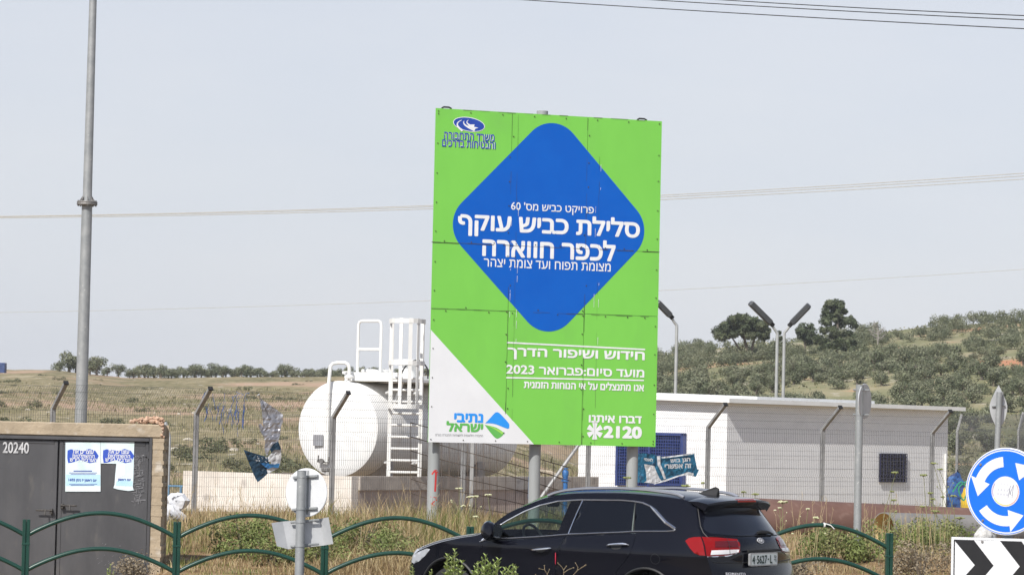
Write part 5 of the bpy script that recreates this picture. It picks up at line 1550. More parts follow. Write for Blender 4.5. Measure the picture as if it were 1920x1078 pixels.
def split_win(s0t, s0b, s1t, s1b):
    """piece of the window band between two leaning lines (s at top z=1.54, s at bottom z=1.1)"""
    f = lambda st, sb, z: sb+(st-sb)*(z-1.1)/.44
    out = []
    W_ = WIN
    def clip(poly, st, sb, keep_right):
        res = []; n = len(poly)
        g_ = lambda p: (p[0]-f(st, sb, p[1]))*(1 if keep_right else -1)
        for i in range(n):
            a, b = poly[i], poly[(i+1) % n]; ga, gb = g_(a), g_(b)
            if ga >= 0: res.append(a)
            if ga*gb < 0:
                t = ga/(ga-gb); res.append((a[0]+(b[0]-a[0])*t, a[1]+(b[1]-a[1])*t))
        return res
    p = clip(W_, s0t, s0b, True)
    return clip(p, s1t, s1b, False)
side_objs = []
for sg in (1, -1):
    holes = [WIN, FDOOR, RDOOR]
    side_objs.append((OUT, holes, sg))
body = MB()
for outl, holes, sg in side_objs:
    V_, F_ = cdt_fill(outl, holes, .05)
    if sg < 0: F_ = [f[::-1] for f in F_]
    body.add([side_pt(s, z, sg) for s, z in V_], F_)
# top and end skins between the two sides
NV = 24
VV = [math.copysign(abs(v)**.75, v) for v in np.linspace(-1, 1, NV+1)]
def skin(r, v, off=0.0):
    es, ez, cs_, cz = r; w = wside(es, ez); a = abs(v)
    n_ = 2.4 if es > 1.4 and cz > 1.2 else 2.6
    s = cs_+(es-cs_)*a**n_; z = cz+(ez-cz)*a**(n_*1.15)
    return np.array([s, v*w, z])
def skin_n(i, v):
    r0, r1 = RF[max(i-1, 0)], RF[min(i+1, len(RF)-1)]
    a = skin(r1, v)-skin(r0, v); b = skin(RF[i], min(v+.02, 1))-skin(RF[i], max(v-.02, -1))
    n = np.cross(b, a); n = np.array([-n[0], -n[1], -n[2]]) if n[2] < 0 and RF[i][3] > 1.3 else n
    n = n/np.linalg.norm(n)
    c = np.array([2.4, 0, .8])
    if np.dot(n, skin(RF[i], v)-c) < 0: n = -n
    return n
def SK(i, v, off=0.0):
    p = skin(RF[i], v)
    if off: p = p+skin_n(i, v)*off
    return CW(*p)
IW0, IW1 = 8*NS+1, 12*NS-1          # windscreen rows
IG0, IG1 = 20*NS-1, 22*NS-1         # rear window rows
def grid_faces(i0, i1, vs_idx): 
    return
Vb, Fb = [], []
for i in range(len(RF)):
    Vb += [SK(i, v) for v in VV]
for i in range(len(RF)-1):
    for j in range(NV):
        vm = (VV[j]+VV[j+1])/2
        if IW0 <= i < IW1 and abs(vm) < .93: continue
        Fb.append((i*(NV+1)+j, i*(NV+1)+j+1, (i+1)*(NV+1)+j+1, (i+1)*(NV+1)+j))
body.add(Vb, Fb)
bo = body.build('body', M_PAINT, car)
bo.data.polygons.foreach_set('use_smooth', [True]*len(bo.data.polygons)); bo.data.set_sharp_from_angle(angle=rad(40))
def skin_patch(name, i0, i1, v0, v1, m, off, par, nv=20, ins=None):
    V_, F_ = [], []
    vs2 = np.linspace(v0, v1, nv+1)
    for i in range(i0, i1+1): V_ += [SK(i, v, off) for v in vs2]
    F_ = [(a*(nv+1)+b, a*(nv+1)+b+1, (a+1)*(nv+1)+b+1, (a+1)*(nv+1)+b) for a in range(i1-i0) for b in range(nv)]
    return mesh_obj(name, V_, F_, m, par, True)
skin_patch('windscreen', IW0, IW1, -.93, .93, M_GLASS, .002, car)
# rear window with rounded lower corners, set slightly proud of the tailgate
def skin_poly(name, pts, m, off, par, step=.05, thick=0.0):
    """pts in (row index, v): finely triangulated on the skin"""
    V_, F_ = cdt_fill([(p[0]/12.0, p[1]) for p in pts], [], step)
    W_ = []
    for a, v in V_:
        x = a*12.0; i = int(math.floor(x)); i = min(max(i, 0), len(RF)-2); f = x-i
        W_.append(SK(i, v, off)*(1-f)+SK(i+1, v, off)*f)
    return mesh_obj(name, W_, F_, m, par, True)
rg = [(IG0-2.2, -.80), (IG0-2.2, .80), (IG0+1, .86), (IG1-3, .93), (IG1-1, .93), (IG1+.6, .86), (IG1+1.6, .55), (IG1+2.0, .2), (IG1+2.0, -.2), (IG1+1.6, -.55), (IG1+.6, -.86), (IG1-1, -.93), (IG1-3, -.93), (IG0+1, -.86)]
skin_poly('rear_window', rg, carmat('rear_glass', (.010, .012, .019), .07, 0, 0, .45), .004, car)
for sg in (1, -1):
    nm = 'front_window'
    FP = split_win(1.0, 1.0, 2.50, 2.455)
    if sg > 0 or True:
        side_panel('window', inset(FP, .004), [], M_GLASS, sg, car, .08, .000)
    side_panel('pillar_trim', split_win(2.50, 2.455, 2.645, 2.60), [], carmat('gloss_black', (.004, .004, .006), .12, 0, 0, .25), sg, car, .08, .001)
    side_panel('window', split_win(2.66, 2.615, 3.385, 3.50), [], M_TINT, sg, car, .08, .0005)
    side_panel('window', split_win(3.40, 3.515, 5, 5), [], M_TINT, sg, car, .08, .0005)
    tr = MB(); loop = WIN+[WIN[0]]
    def trim(lp, w0, out):
        P = []
        for a, b in zip(lp[:-1], lp[1:]):
            n = max(1, int(np.hypot(b[0]-a[0], b[1]-a[1])/.05)); P += [(a[0]+(b[0]-a[0])*k/n, a[1]+(b[1]-a[1])*k/n) for k in range(n)]
        P.append(lp[-1])
        rs_ = [w0*(2.0 if (p[0] > 3.6 and p[1] < 1.50 and p[1] > 1.25) else 1.0) for p in P]
        out.tube([side_pt(s, z, sg, .004) for s, z in P], rs_, 6)
    trim([(1.40, 1.015)]+WIN[:9], .008, tr); trim(WIN[8:]+[(1.42, 1.03)], .010, tr)
    tr.tube([side_pt(2.66+(2.615-2.66)*k/5, 1.548-.40*k/5, sg, .004) for k in range(6)], .006, 5)
    tr.build('chrome_trim', M_CHROME, car)
    ln = MB(); ln.tube([side_pt(3.39+.115*k/5, 1.548-.345*k/5, sg, .003) for k in range(6)], .005, 5); ln.build('door_gap', M_TRIM, car)
    for nm, lp, hx in (('door', FDOOR, (2.16, 2.43, .958, .983)), ('door', RDOOR, (3.20, 3.485, 1.033, 1.058))):
        d_ = side_panel(nm, inset(lp, .004), [], M_PAINT, sg, car, .05, .001)
        h_ = MB(); s0, s1, z0, z1 = hx
        P = [side_pt(s0+(s1-s0)*t, z0+(z1-z0)*t, sg, o_) for t, o_ in ((0, .006), (.06, .028), (.2, .042), (.5, .048), (.8, .044), (.94, .03), (1, .006))]
        h_.tube(P, [.010, .015, .017, .017, .018, .016, .010], 8, True, .8); h_.build('handle', M_CHROME, d_, True)
        c_ = MB(); cs0 = (s0+s1)/2-.02
        c_.poly([side_pt(cs0+.075*math.cos(a), (z0+z1)/2-.012+.03*math.sin(a), sg, .0035) for a in np.linspace(0, 2*math.pi, 16, False)]); c_.build('handle_cup', M_TRIM, d_)
    # door mirror
    mr = MB(); q0 = side_pt(1.60, 1.10, sg, 0)
    cs_m = [(1.57, .0, 1.10, .055), (1.585, .08, 1.14, .105), (1.62, .19, 1.155, .12), (1.66, .27, 1.15, .10), (1.70, .315, 1.14, .04)]
    base_y = wside(1.6, 1.1)
    V_, n_ = [], 14
    for (s, dy, z, rz) in cs_m:
        for k in range(n_):
            a = 2*math.pi*k/n_; V_.append(CW(s+.105*math.cos(a)*(rz/.12)**.5-.01, sg*(base_y+dy-.03), z+rz*math.sin(a)))
    mr.add(V_, [(i*n_+k, i*n_+(k+1) % n_, (i+1)*n_+(k+1) % n_, (i+1)*n_+k) for i in range(4) for k in range(n_)]+[tuple(range(n_)), tuple(4*n_+k for k in range(n_))])
    mo = mr.build('mirror', M_PAINT, car, True)
    mg = MB(); mg.poly([CW(1.738, sg*(base_y+.16+.10*math.cos(a)), 1.152+.085*math.sin(a)) for a in np.linspace(0, 2*math.pi, 20, False)]); mg.build('mirror_glass', carmat('mirror_glass', (.25, .28, .30), .08, 0, .9), mo)
    ms = MB(); ms.tube([CW(1.578, sg*(base_y+.06), 1.142), CW(1.60, sg*(base_y+.16), 1.148), CW(1.655, sg*(base_y+.25), 1.145)], .010, 6); ms.build('indicator', M_CHROME, mo)
    # roof rail
    rr_ = MB(); P = []
    for s in np.linspace(2.12, 4.0, 24):
        i = min(range(len(RF)), key=lambda q: abs(RF[q][0]-s) if RF[q][1] > 1.5 else 9)
        k = (s-2.12)/1.88; P.append(CW(s, sg*(wside(s, 1.62)-.015), np.interp(s, [2.0, 2.35, 2.63, 3.13, 3.5, 3.89, 4.1], [1.53, 1.60, 1.625, 1.642, 1.635, 1.612, 1.575])+.022+.030*math.sin(math.pi*k)**.35))
    rr_.tube(P, .019, 8); rr_.build('roof_rail', carmat('satin_rail', (.62, .62, .64), .28, 0, .9), car, True)
    # lamps at the back
    lr = side_panel('tail_light', LAMPR, [], carmat('red_lens', (.20, .004, .004), .10, .3, 0, .3), sg, car, .03, .006)
    wh = MB()
for sg in (1, -1):
    # tailgate part of the lamp on the rear skin, wrapping from the corner inwards
    i0, i1 = 23*NS-1, 25*NS-1
    lens = skin_poly('tail_light', [(22.3*NS, sg*.998), (22.42*NS, sg*.80), (22.72*NS, sg*.50), (23.3*NS, sg*.475), (24.0*NS, sg*.50), (24.2*NS, sg*.70), (24.22*NS, sg*.998)], bpy.data.materials.get('red_lens'), .007, car, .03)
    skin_poly('dark_lens', [(22.95*NS, sg*.52), (22.9*NS, sg*.86), (23.5*NS, sg*.88), (23.55*NS, sg*.52)], carmat('deep_red_lens', (.09, .004, .006), .10, .6), .012, lens, .04)
    skin_poly('clear_lens', [(23.78*NS, sg*.51), (23.75*NS, sg*.93), (24.12*NS, sg*.95), (24.10*NS, sg*.70), (24.0*NS, sg*.53)], carmat('clear_lens', (.62, .60, .60), .12, .5), .013, lens, .03)
    skin_poly('lens_gap', [(22.6*NS, sg*.668), (22.6*NS, sg*.676), (24.15*NS, sg*.676), (24.15*NS, sg*.668)], M_TRIM, .0145, lens, .03)
    skin_poly('lamp_base', [(24.0*NS, sg*.53), (24.05*NS, sg*.995), (24.3*NS, sg*.995), (24.28*NS, sg*.70), (24.1*NS, sg*.56)], M_CHROME, .0055, lens, .04)
# spoiler lip over the rear window
sp = MB(); vsp = np.linspace(-.985, .985, 21)
secs = []
for v in vsp:
    a = abs(v); w = .70
    s_in = 4.12; z_in = 1.628-.055*a**3; s_out = 4.475-.10*a**3; z_out = 1.598-.05*a**3
    secs.append([CW(s_in, v*w, z_in), CW((s_in+s_out)/2, v*w, (z_in+z_out)/2+.012), CW(s_out, v*w, z_out), CW(s_out+.004, v*w, z_out-.022), CW(s_out-.05, v*w, z_out-.055-.045*a**4), CW(4.36-.03*a, v*w, 1.475+.0*a)])
V_ = [p for s in secs for p in s]; ns = 6
sp.add(V_, [(i*ns+k, i*ns+k+1, (i+1)*ns+k+1, (i+1)*ns+k) for i in range(20) for k in range(ns-1)]+[tuple(range(ns)), tuple(20*ns+k for k in range(ns))])
spo = sp.build('spoiler', M_PAINT, car, True)
bl = MB(); bl.add([CW(4.479, y, z) for y in (-.2, .2) for z in (1.590, 1.574)]+[CW(4.44, y, 1.6085) for y in (-.2, .2)], [(0, 1, 3, 2), (4, 0, 2, 5)]); bl.build('brake_light', carmat('brake_red', (.30, .01, .01), .2), spo)
an = MB(); P = [CW(3.86, 0, 1.655), CW(4.08, 0, 1.64), CW(4.075, 0, 1.725), CW(4.055, 0, 1.732)]
an.add([CW(3.84, -.03, 1.655), CW(3.84, .03, 1.655), CW(4.09, .038, 1.635), CW(4.09, -.038, 1.635), CW(4.055, .008, 1.735), CW(4.055, -.008, 1.735), CW(4.10, .006, 1.715), CW(4.10, -.006, 1.715)], [(0, 1, 4, 5), (1, 2, 6, 4), (3, 0, 5, 7), (2, 3, 7, 6), (4, 6, 7, 5)])
an.build('antenna', M_TRIM, car)
# tailgate shut line and wiper
tg = MB()
for sg in (1, -1):
    P = []
    for (i, v) in ((19.2*NS, .97), (20*NS, .965), (21*NS, .965), (21.8*NS, .955), (22.3*NS, .93), (22.9*NS, .905)):
        i = int(i); P.append(SK(i, sg*v, .002))
    tg.tube(P, .006, 5)
P = [SK(int(24.75*NS), v, .002) for v in np.linspace(-.93, .93, 20)]; tg.tube(P, .005, 5)
tg.tube([SK(int(22.45*NS), v, .004) for v in np.linspace(-.9, .9, 20)], .004, 5)
tg.build('tailgate_gap', M_TRIM, car)
wp = MB(); a = SK(22*NS, .0, .03)
wp.tube([SK(int(22.2*NS), -.02, .02), SK(int(22.1*NS), -.1, .035), SK(int(22.15*NS), -.3, .03), SK(int(22.3*NS), -.45, .022)], [.014, .024, .018, .010], 8); wp.build('rear_wiper', M_TRIM, car, True)
# badge, name, number plate
def rear_plane(i, v, h, w):
    """local frame on the tailgate"""
    c = SK(int(i), v, 0); n = skin_n(int(i), v); N_ = cd_*(-n[0])+cl_*n[1]+np.array([0, 0, n[2]])
    U = -cl_-N_*np.dot(-cl_, N_); U /= np.linalg.norm(U); Vv = np.cross(N_, U); 
    if Vv[2] < 0: Vv = -Vv
    return c, U, Vv, N_
c, U, Vv, N_ = rear_plane(23.2*NS, 0, 0, 0)
bg_ = MB(); ea, eb = .068, .034
bg_.poly([c+U*ea*math.cos(a)+Vv*eb*math.sin(a)+N_*.004 for a in np.linspace(0, 2*math.pi, 28, False)], N_*.004)
M_LET = carmat('bright_letter', (.75, .75, .77), .35)
bgo = bg_.build('badge', M_LET, car)
b2 = MB(); b2.poly([c+U*(ea-.008)*math.cos(a)+Vv*(eb-.006)*math.sin(a)+N_*.0095 for a in np.linspace(0, 2*math.pi, 28, False)]); b2.build('badge_field', M_TRIM, bgo)
b3 = MB(); put_text(b3, 'KIA', lambda p, q: c+U*(-.040+.080*p)+Vv*(-.016+.032*q)+N_*.0105, .02); b3.build('badge_letters', M_LET, bgo)
c = CW(4.715, .045, .935); U = -cl_; N_ = -cd_; Vv = np.array([0, 0, 1.])
pl_ = MB()
def rrect(w, h, r): return [(x*(w/2-r)+r*math.cos(a), z*(h/2-r)+r*math.sin(a)) for x, z, a0 in ((1, 1, 0), (-1, 1, math.pi/2), (-1, -1, math.pi), (1, -1, 1.5*math.pi)) for a in np.linspace(a0, a0+math.pi/2, 5)]
pl_.poly([c+U*x+Vv*z+N_*.035 for x, z in rrect(.60, .148, .02)], N_*-.03); plo = pl_.build('number_plate', carmat('plate_frame', (.50, .51, .52), .3, 0, .6), car)
p3 = MB(); p3.poly([c+U*x+Vv*z+N_*.0375 for x, z in rrect(.565, .122, .012)]); p3.build('plate_face', carmat('plate_white', (.62, .65, .62), .5), plo)
p3 = MB()
for s, xa, xb in (('4', -.265, -.21), ('·', -.195, -.182), ('5627', -.165, .055), ('-', .072, .10), ('L', .125, .175)):
    za, zb_ = (-.047, .047) if s not in '·-' else (-.008, .008)
    put_text(p3, s, lambda p, q: c+U*(xa+(xb-xa)*p)+Vv*(za+(zb_-za)*q)+N_*.039, .02)
for z in (-.03, .012): put_text(p3, 'פ' if z > 0 else 'ף', lambda p, q: c+U*(.215+.045*p)+Vv*(z+.03*q)+N_*.039, .01)
p3.build('plate_number', carmat('plate_ink', (.012, .035, .022), .5), plo)
p3 = MB(); c2 = SK(int(25.6*NS), .55, .006); put_text(p3, 'SORENTO', lambda p, q: SK(int(25.9*NS), .80-.36*p, .006)+np.array([0, 0, .026*q]), .02); p3.build('name_letters', M_LET, car)
ph_ = MB(); ph_.tube([CW(4.725, v, 1.035) for v in np.linspace(.36, -.36, 8)], .014, 6); ph_.build('plate_lamp', M_TRIM, car, True)
rfl = MB(); 
# head lamps on the nose
for sg in (1, -1):
    hl = MB(); O_ = [(.335, .73), (.36, .80), (.44, .85), (.60, .905), (.66, .90), (.58, .82), (.47, .745), (.38, .715)]
    side_panel('headlight', O_, [], carmat('headlight_lens', (.50, .52, .55), .08, .8, .3), sg, car, .03, .006)
    skin_poly('headlight', [(2.3*NS, sg*.62), (2.2*NS, sg*1.0), (4.2*NS, sg*1.0), (4.0*NS, sg*.7)], bpy.data.materials.get('headlight_lens'), .006, car, .04)
    ft = MB()
    ft.add([side_pt(3.86+.06*math.cos(a), .92+.055*math.sin(a), sg, .001) for a in np.linspace(0, 2*math.pi, 20, False)]+[side_pt(3.86+.064*math.cos(a), .92+.059*math.sin(a), sg, .001) for a in np.linspace(0, 2*math.pi, 20, False)], [(i, (i+1) % 20, (i+1) % 20+20, i+20) for i in range(20)])
    ft.build('fuel_flap' if sg > 0 else 'flap_line', M_TRIM, car)
    # wheel, arch lip, inner liner
    for c0 in (WF, WR):
        al = MB(); P = [side_pt(c0+(WA+.012)*math.cos(a), WZ+(WA+.012)*math.sin(a), sg, .006) for a in np.linspace(-.05, math.pi+.05, 20)]; al.tube(P, .016, 6); al.build('arch_lip', M_TRIM, car)
        li = MB(); n_ = 18
        A_a = np.linspace(-.1, math.pi+.1, n_)
        li.add([CW(c0+(WA+.01)*math.cos(a), sg*y, WZ+(WA+.01)*math.sin(a)) for y in (.93, .55) for a in A_a]+[CW(c0, sg*.55, WZ)], [(i, i+1, i+1+n_, i+n_) for i in range(n_-1)]+[(n_+i, n_+i+1, 2*n_) for i in range(n_-1)]); li.build('wheel_liner', M_TRIM, car)
        wh = MB(); ax_ = cl_*sg; ce = CW(c0, sg*.90, WZ-.03)
        wh.lathe([(.24, -.22), (.33, -.225), (.362, -.19), (.367, -.11), (.362, -.03), (.33, -.002), (.25, -.004)], ce, ax_, 36); wo_ = wh.build('wheel', M_RUB, car, True)
        ri = MB(); ri.lathe([(.25, -.012), (.235, -.03), (.232, -.12)], ce, ax_, 30)
        for k in range(5):
            a = 2*math.pi*k/5; d = cd_*math.cos(a)+np.array([0, 0, 1])*math.sin(a); e = np.cross(ax_, d)
            ri.add([ce+d*.05+e*.035-ax_*.03, ce+d*.05-e*.035-ax_*.03, ce+d*.24-e*.05-ax_*.015, ce+d*.24+e*.05-ax_*.015], [(0, 1, 2, 3)])
        ri.lathe([(.06, -.028), (.05, -.01), (.02, -.008)], ce, ax_, 16); ri.build('rim', carmat('alloy', (.42, .43, .44), .3, 0, .9), wo_)
# red tag on the door edge
rt_ = MB(); P = [side_pt(2.497, z, 1, .012) for z in (.935, .895, .845, .80)]; rt_.tube(P, [.010, .015, .013, .006], 6, True, .5); rt_.build('door_tag', carmat('red_tag', (.45, .02, .05), .4), car)
# bonnet line, cabin
bn = MB(); bn.tube([SK(i, .90, .001) for i in range(4*NS+2, 8*NS+1)], .004, 5); bn.tube([SK(i, -.90, .001) for i in range(4*NS+2, 8*NS+1)], .004, 5); bn.build('bonnet_gap', M_TRIM, car)
it = MB()
Rb = np.array([-cd_, cl_, (0, 0, 1)]).T
def ibox(mb, s, y, z, d, bev=.04, tilt=0):
    T = Matrix.Rotation(tilt, 3, 'Y'); mb.box(CW(s, y, z), d, Rb @ np.array(T), bev)
cabn = MB(); ibox(cabn, 2.75, 0, .42, (3.0, 1.6, .10)); ibox(cabn, 1.42, 0, .90, (.42, 1.50, .26), .08); ibox(cabn, 3.5, 0, .95, (.06, 1.3, 1.0)); cabn.build('cabin', M_INT, car)
for y in (.38, -.38):
    st_ = MB(); ibox(st_, 2.10, y, .62, (.52, .50, .20), .06); ibox(st_, 2.42, y, .92, (.14, .48, .60), .05, .18); ibox(st_, 2.50, y, 1.32, (.10, .26, .18), .04, .15)
    st_.tube([CW(2.46, y+.06, 1.18), CW(2.49, y+.06, 1.26)], .008, 5); st_.tube([CW(2.46, y-.06, 1.18), CW(2.49, y-.06, 1.26)], .008, 5)
    st_.build('seat', M_INT, car)
sw_ = MB(); c0 = CW(1.78, .38, 1.06); u_ = cl_; v_ = np.array([0, 0, 1.])*.88 + cd_*.47
P = [c0+u_*.185*math.cos(a)+v_*.185*math.sin(a) for a in np.linspace(0, 2*math.pi, 25)]; sw_.tube(P, .017, 7, False); sw_.tube([c0-u_*.17, c0+u_*.17], .02, 6); sw_.tube([c0, CW(1.5, .38, .92)], .03, 6); sw_.build('steering_wheel', M_INT, car)
rm_ = MB(); ibox(rm_, 1.78, 0, 1.47, (.05, .24, .075), .02); rm_.tube([CW(1.78, 0, 1.5), CW(1.74, 0, 1.53)], .012, 5); rm_.build('rear_view_mirror', M_INT, car)
from mathutils import noise as mnoise
# ------------------------------------------------------------------ torn banners and shreds on the fence
def at_f(px, py, off=0.0):
    """point on the plane of the fence, off metres towards the road"""
    o = np.array([F1[0]+FN[0]*off, F1[1]+FN[1]*off, 0]); n = np.array([FN[0], FN[1], 0])
    return on_plane(px, py, o, n)
def cloth(name, parts_, label, cat, step, amp, seed, off, sc=1.0, org=(0, 0)):
    """parts_: list of (part name, outline in photo px, material, extra offset)"""
    R_ = np.random.default_rng(seed); ph = R_.uniform(0, 6, 8)
    first = at_f(*parts_[0][1][0], off); rt = empty(name, first, 0, label, cat)
    nrm = np.array([FN[0], FN[1], 0])
    for nm, outl, m, ex in parts_:
        V_, F_ = cdt_fill(outl, [], step)
        W_ = []
        for x, y in V_:
            q_ = Vector((x*.045, y*.03, ph[0])); d = amp*(2.2*mnoise.noise(q_)+1.2*abs(mnoise.noise(q_*2.7))+.6*mnoise.noise(q_*6.1))
            W_.append(at_f(x, y, off+ex+d)-first)
        o = mesh_obj(nm, W_, F_, m, rt, False)
        sol = o.modifiers.new('thickness', 'SOLIDIFY'); sol.thickness = .003
    return rt
M_SILV = mat('silver_sheet', (.52, .52, .55), (.30, .30, .33), 7, .32, .55, bump=.4, bscale=12)
M_NAVYC = mat('navy_cloth', (.007, .032, .062), (.012, .045, .085), 5, .6)
M_WCLO = mat('white_cloth', (.62, .63, .64), (.42, .43, .45), 6, .7)
M_AZC = mat('azure_cloth', (.03, .15, .38), (.04, .2, .42), 6, .6)
M_TEALC = mat('teal_cloth', (.010, .10, .19), (.018, .15, .26), 4, .6, col3=(.01, .055, .11), scale3=7, thr3=(.5, .65))
K4 = lambda x, y: (440+x/5.39, 720+y/5.39)
bn1 = cloth('torn_banner', [
    ('sheet', [K4(*p) for p in ((255, 140), (300, 175), (380, 225), (440, 270), (487, 305), (485, 390), (465, 430), (462, 500), (440, 580), (395, 620), (355, 660), (340, 700), (325, 725), (312, 700), (300, 640), (308, 580), (290, 530), (262, 480), (238, 410), (262, 400), (290, 430), (280, 350), (275, 280), (262, 210))], M_SILV, 0.03),
    ('dark_corner', [K4(*p) for p in ((90, 662), (160, 685), (260, 715), (330, 735), (350, 790), (330, 850), (335, 900), (290, 945), (232, 990), (195, 920), (150, 810))], M_NAVYC, .0),
    ('white_strip', [K4(*p) for p in ((335, 735), (370, 700), (395, 660), (468, 640), (472, 730), (460, 800), (440, 850), (380, 880), (335, 905), (322, 858), (360, 840), (370, 790), (340, 780))], M_WCLO, .02),
    ('blue_strip', [K4(*p) for p in ((255, 795), (330, 800), (400, 810), (455, 800), (440, 845), (380, 840), (335, 855))], M_AZC, .04),
    ('dark_corner', [K4(*p) for p in ((398, 600), (440, 578), (465, 640), (462, 662), (400, 662), (372, 690), (355, 660))], M_NAVYC, .045)],
    'tattered silver and navy banner caught on the mesh fence left of the tank', 'banner', 4.0, .025, 5, .09)
lt_ = MB(); R = random.Random(2)
org = np.array(bn1.location)
for k in range(16):
    x = 150+R.uniform(0, 170); y = 700+(x-150)*.16+R.uniform(0, 60)
    P = [K4(x, y), K4(x+R.uniform(8, 24), y+R.uniform(-4, 10)), K4(x+R.uniform(4, 20), y+R.uniform(6, 16))]
    lt_.poly([at_f(*p, .19)-org for p in P])
lt_.build('lettering', M_WCLO, bn1)
hk = MB(); hk.tube([at_f(482, 741, .42)-org, at_f(486, 739, .42)-org, at_f(487, 746, .3)-org, at_f(490, 750, .15)-org], .012, 5); hk.build('tie', M_WCLO, bn1)
K1 = lambda x, y: (1140+x/8.29, 800+y/8.29)
bn2 = cloth('torn_banner', [
    ('sheet', [K1(*p) for p in ((285, 380), (330, 350), (380, 420), (560, 410), (700, 425), (780, 450), (840, 470), (1050, 445), (1180, 425), (1338, 408), (1358, 520), (1388, 660), (1415, 660), (1400, 700), (1365, 775), (1240, 745), (1150, 745), (1000, 790), (850, 840), (700, 880), (560, 870), (420, 860), (380, 780), (310, 700), (320, 600), (300, 500))], M_TEALC, 0.0),
    ('white_panel', [K1(*p) for p in ((560, 580), (650, 590), (720, 610), (750, 690), (800, 800), (830, 830), (700, 876), (560, 862), (600, 840), (590, 700))], M_WCLO, .03),
    ('white_panel', [K1(*p) for p in ((760, 455), (812, 450), (815, 580), (860, 680), (900, 800), (870, 815), (820, 690), (770, 590))], M_WCLO, .035),
    ('hem', [K1(*p) for p in ((830, 468), (1050, 443), (1335, 408), (1330, 425), (1050, 466), (840, 490))], M_WCLO, .03),
    ('hem', [K1(*p) for p in ((700, 880), (900, 815), (1150, 735), (1240, 700), (1330, 720), (1325, 760), (1240, 745), (1100, 770), (900, 845), (720, 892))], M_WCLO, .03)],
    'torn teal and white banner with Hebrew letters hanging by the right billboard post', 'banner', 2.6, .02, 9, .30)
org = np.array(bn2.location)
lt_ = MB()
for s, x0, x1, y0, y1, dy in (('הגן בוש', 970, 1280, 500, 575, -22), ('זה אפשרי', 880, 1295, 580, 650, -12), ('לאומי', 560, 700, 470, 525, 18)):
    put_text(lt_, vis(s), lambda p, q: at_f(*K1(x0+(x1-x0)*p, y1+(y0-y1)*q+dy*p), .375)-org, .04)
lt_.build('lettering', M_WCLO, bn2)
# blue shreds knotted into the arm mesh
sh = MB(); R = random.Random(12)
for k in range(26):
    px = R.uniform(383, 462); t = R.random(); py = 733+t*40+(px-383)*.02
    P = [at_f(px, py, .40-.35*t)]
    for j in range(R.randint(2, 5)):
        a = P[-1]; P.append(a+np.array([R.uniform(-.05, .04), R.uniform(-.02, .04), R.uniform(-.16, -.03)]))
    sh.tube(P, R.uniform(.006, .014), 4, True, .4)
for k in range(14):
    px, py = R.uniform(440, 466), R.uniform(733, 746); P0 = at_f(px, py, .4); sh.tube([P0, P0+np.array([R.uniform(-.08, .08), 0, R.uniform(-.06, .03)])], .012, 4, True, .4)
tag(sh.build('plastic_shreds', mat('blue_plastic_strip', (.02, .09, .36), (.03, .13, .45), 20, .5), None), 'blue plastic shreds knotted in the fence arm mesh left of the silver banner', 'plastic strips')

# ------------------------------------------------------------------ dry grass, green weeds, flowering stalks
def blades(name, X, Y, h, w, cols, lean, seed, sink=.02):
    """X, Y, h, w: arrays; one mesh of bent tapering blades"""
    R_ = np.random.default_rng(seed); n = len(X)
    Z = ground_z(X, Y)-sink
    a = R_.uniform(0, 2*math.pi, n); b = R_.uniform(0, 2*math.pi, n)
    wx, wy = np.cos(a)*w/2, np.sin(a)*w/2
    L = lean*h*R_.uniform(.2, 1.0, n); lx, ly = np.cos(b)*L, np.sin(b)*L
    V_ = np.empty((n, 5, 3))
    V_[:, 0] = np.stack([X-wx, Y-wy, Z], 1); V_[:, 1] = np.stack([X+wx, Y+wy, Z], 1)
    V_[:, 2] = np.stack([X-wx*.75+lx*.3, Y-wy*.75+ly*.3, Z+h*.6], 1); V_[:, 3] = np.stack([X+wx*.75+lx*.3, Y+wy*.75+ly*.3, Z+h*.6], 1)
    V_[:, 4] = np.stack([X+lx, Y+ly, Z+h*R_.uniform(.85, 1.0, n)], 1)
    me = bpy.data.meshes.new(name)
    me.vertices.add(5*n); me.vertices.foreach_set('co', V_.astype(np.float32).ravel())
    k = np.arange(n)*5
    lp = np.stack([k, k+1, k+3, k+2, k+2, k+3, k+4], 1).astype(np.int32).ravel()
    me.loops.add(7*n); me.loops.foreach_set('vertex_index', lp)
    st_ = np.empty(2*n, np.int32); st_[0::2] = np.arange(n)*7; st_[1::2] = np.arange(n)*7+4
    tt = np.empty(2*n, np.int32); tt[0::2] = 4; tt[1::2] = 3
    me.polygons.add(2*n); me.polygons.foreach_set('loop_start', st_); me.polygons.foreach_set('loop_total', tt)
    ca = me.color_attributes.new('col', 'FLOAT_COLOR', 'POINT')
    cc = np.ones((5*n, 4), np.float32); cc[:, :3] = np.repeat(cols, 5, 0); ca.data.foreach_set('color', cc.ravel())
    me.materials.append(M_LEAF); me.update(calc_edges=True)
    o = bpy.data.objects.new(name, me); COL.objects.link(o)
    return tag(o, kind='stuff')
def pxX(px, Y): return (px-960)/FPX*Y
straw = np.array([(.50, .39, .21), (.38, .29, .15), (.56, .46, .28), (.27, .19, .095), (.20, .13, .07)])
green = np.array([(.16, .19, .05), (.22, .24, .075), (.11, .145, .04), (.28, .27, .10)])
def patch_noise(X, Y, s, o): return _n2(X+o, Y*1.3-o, s)
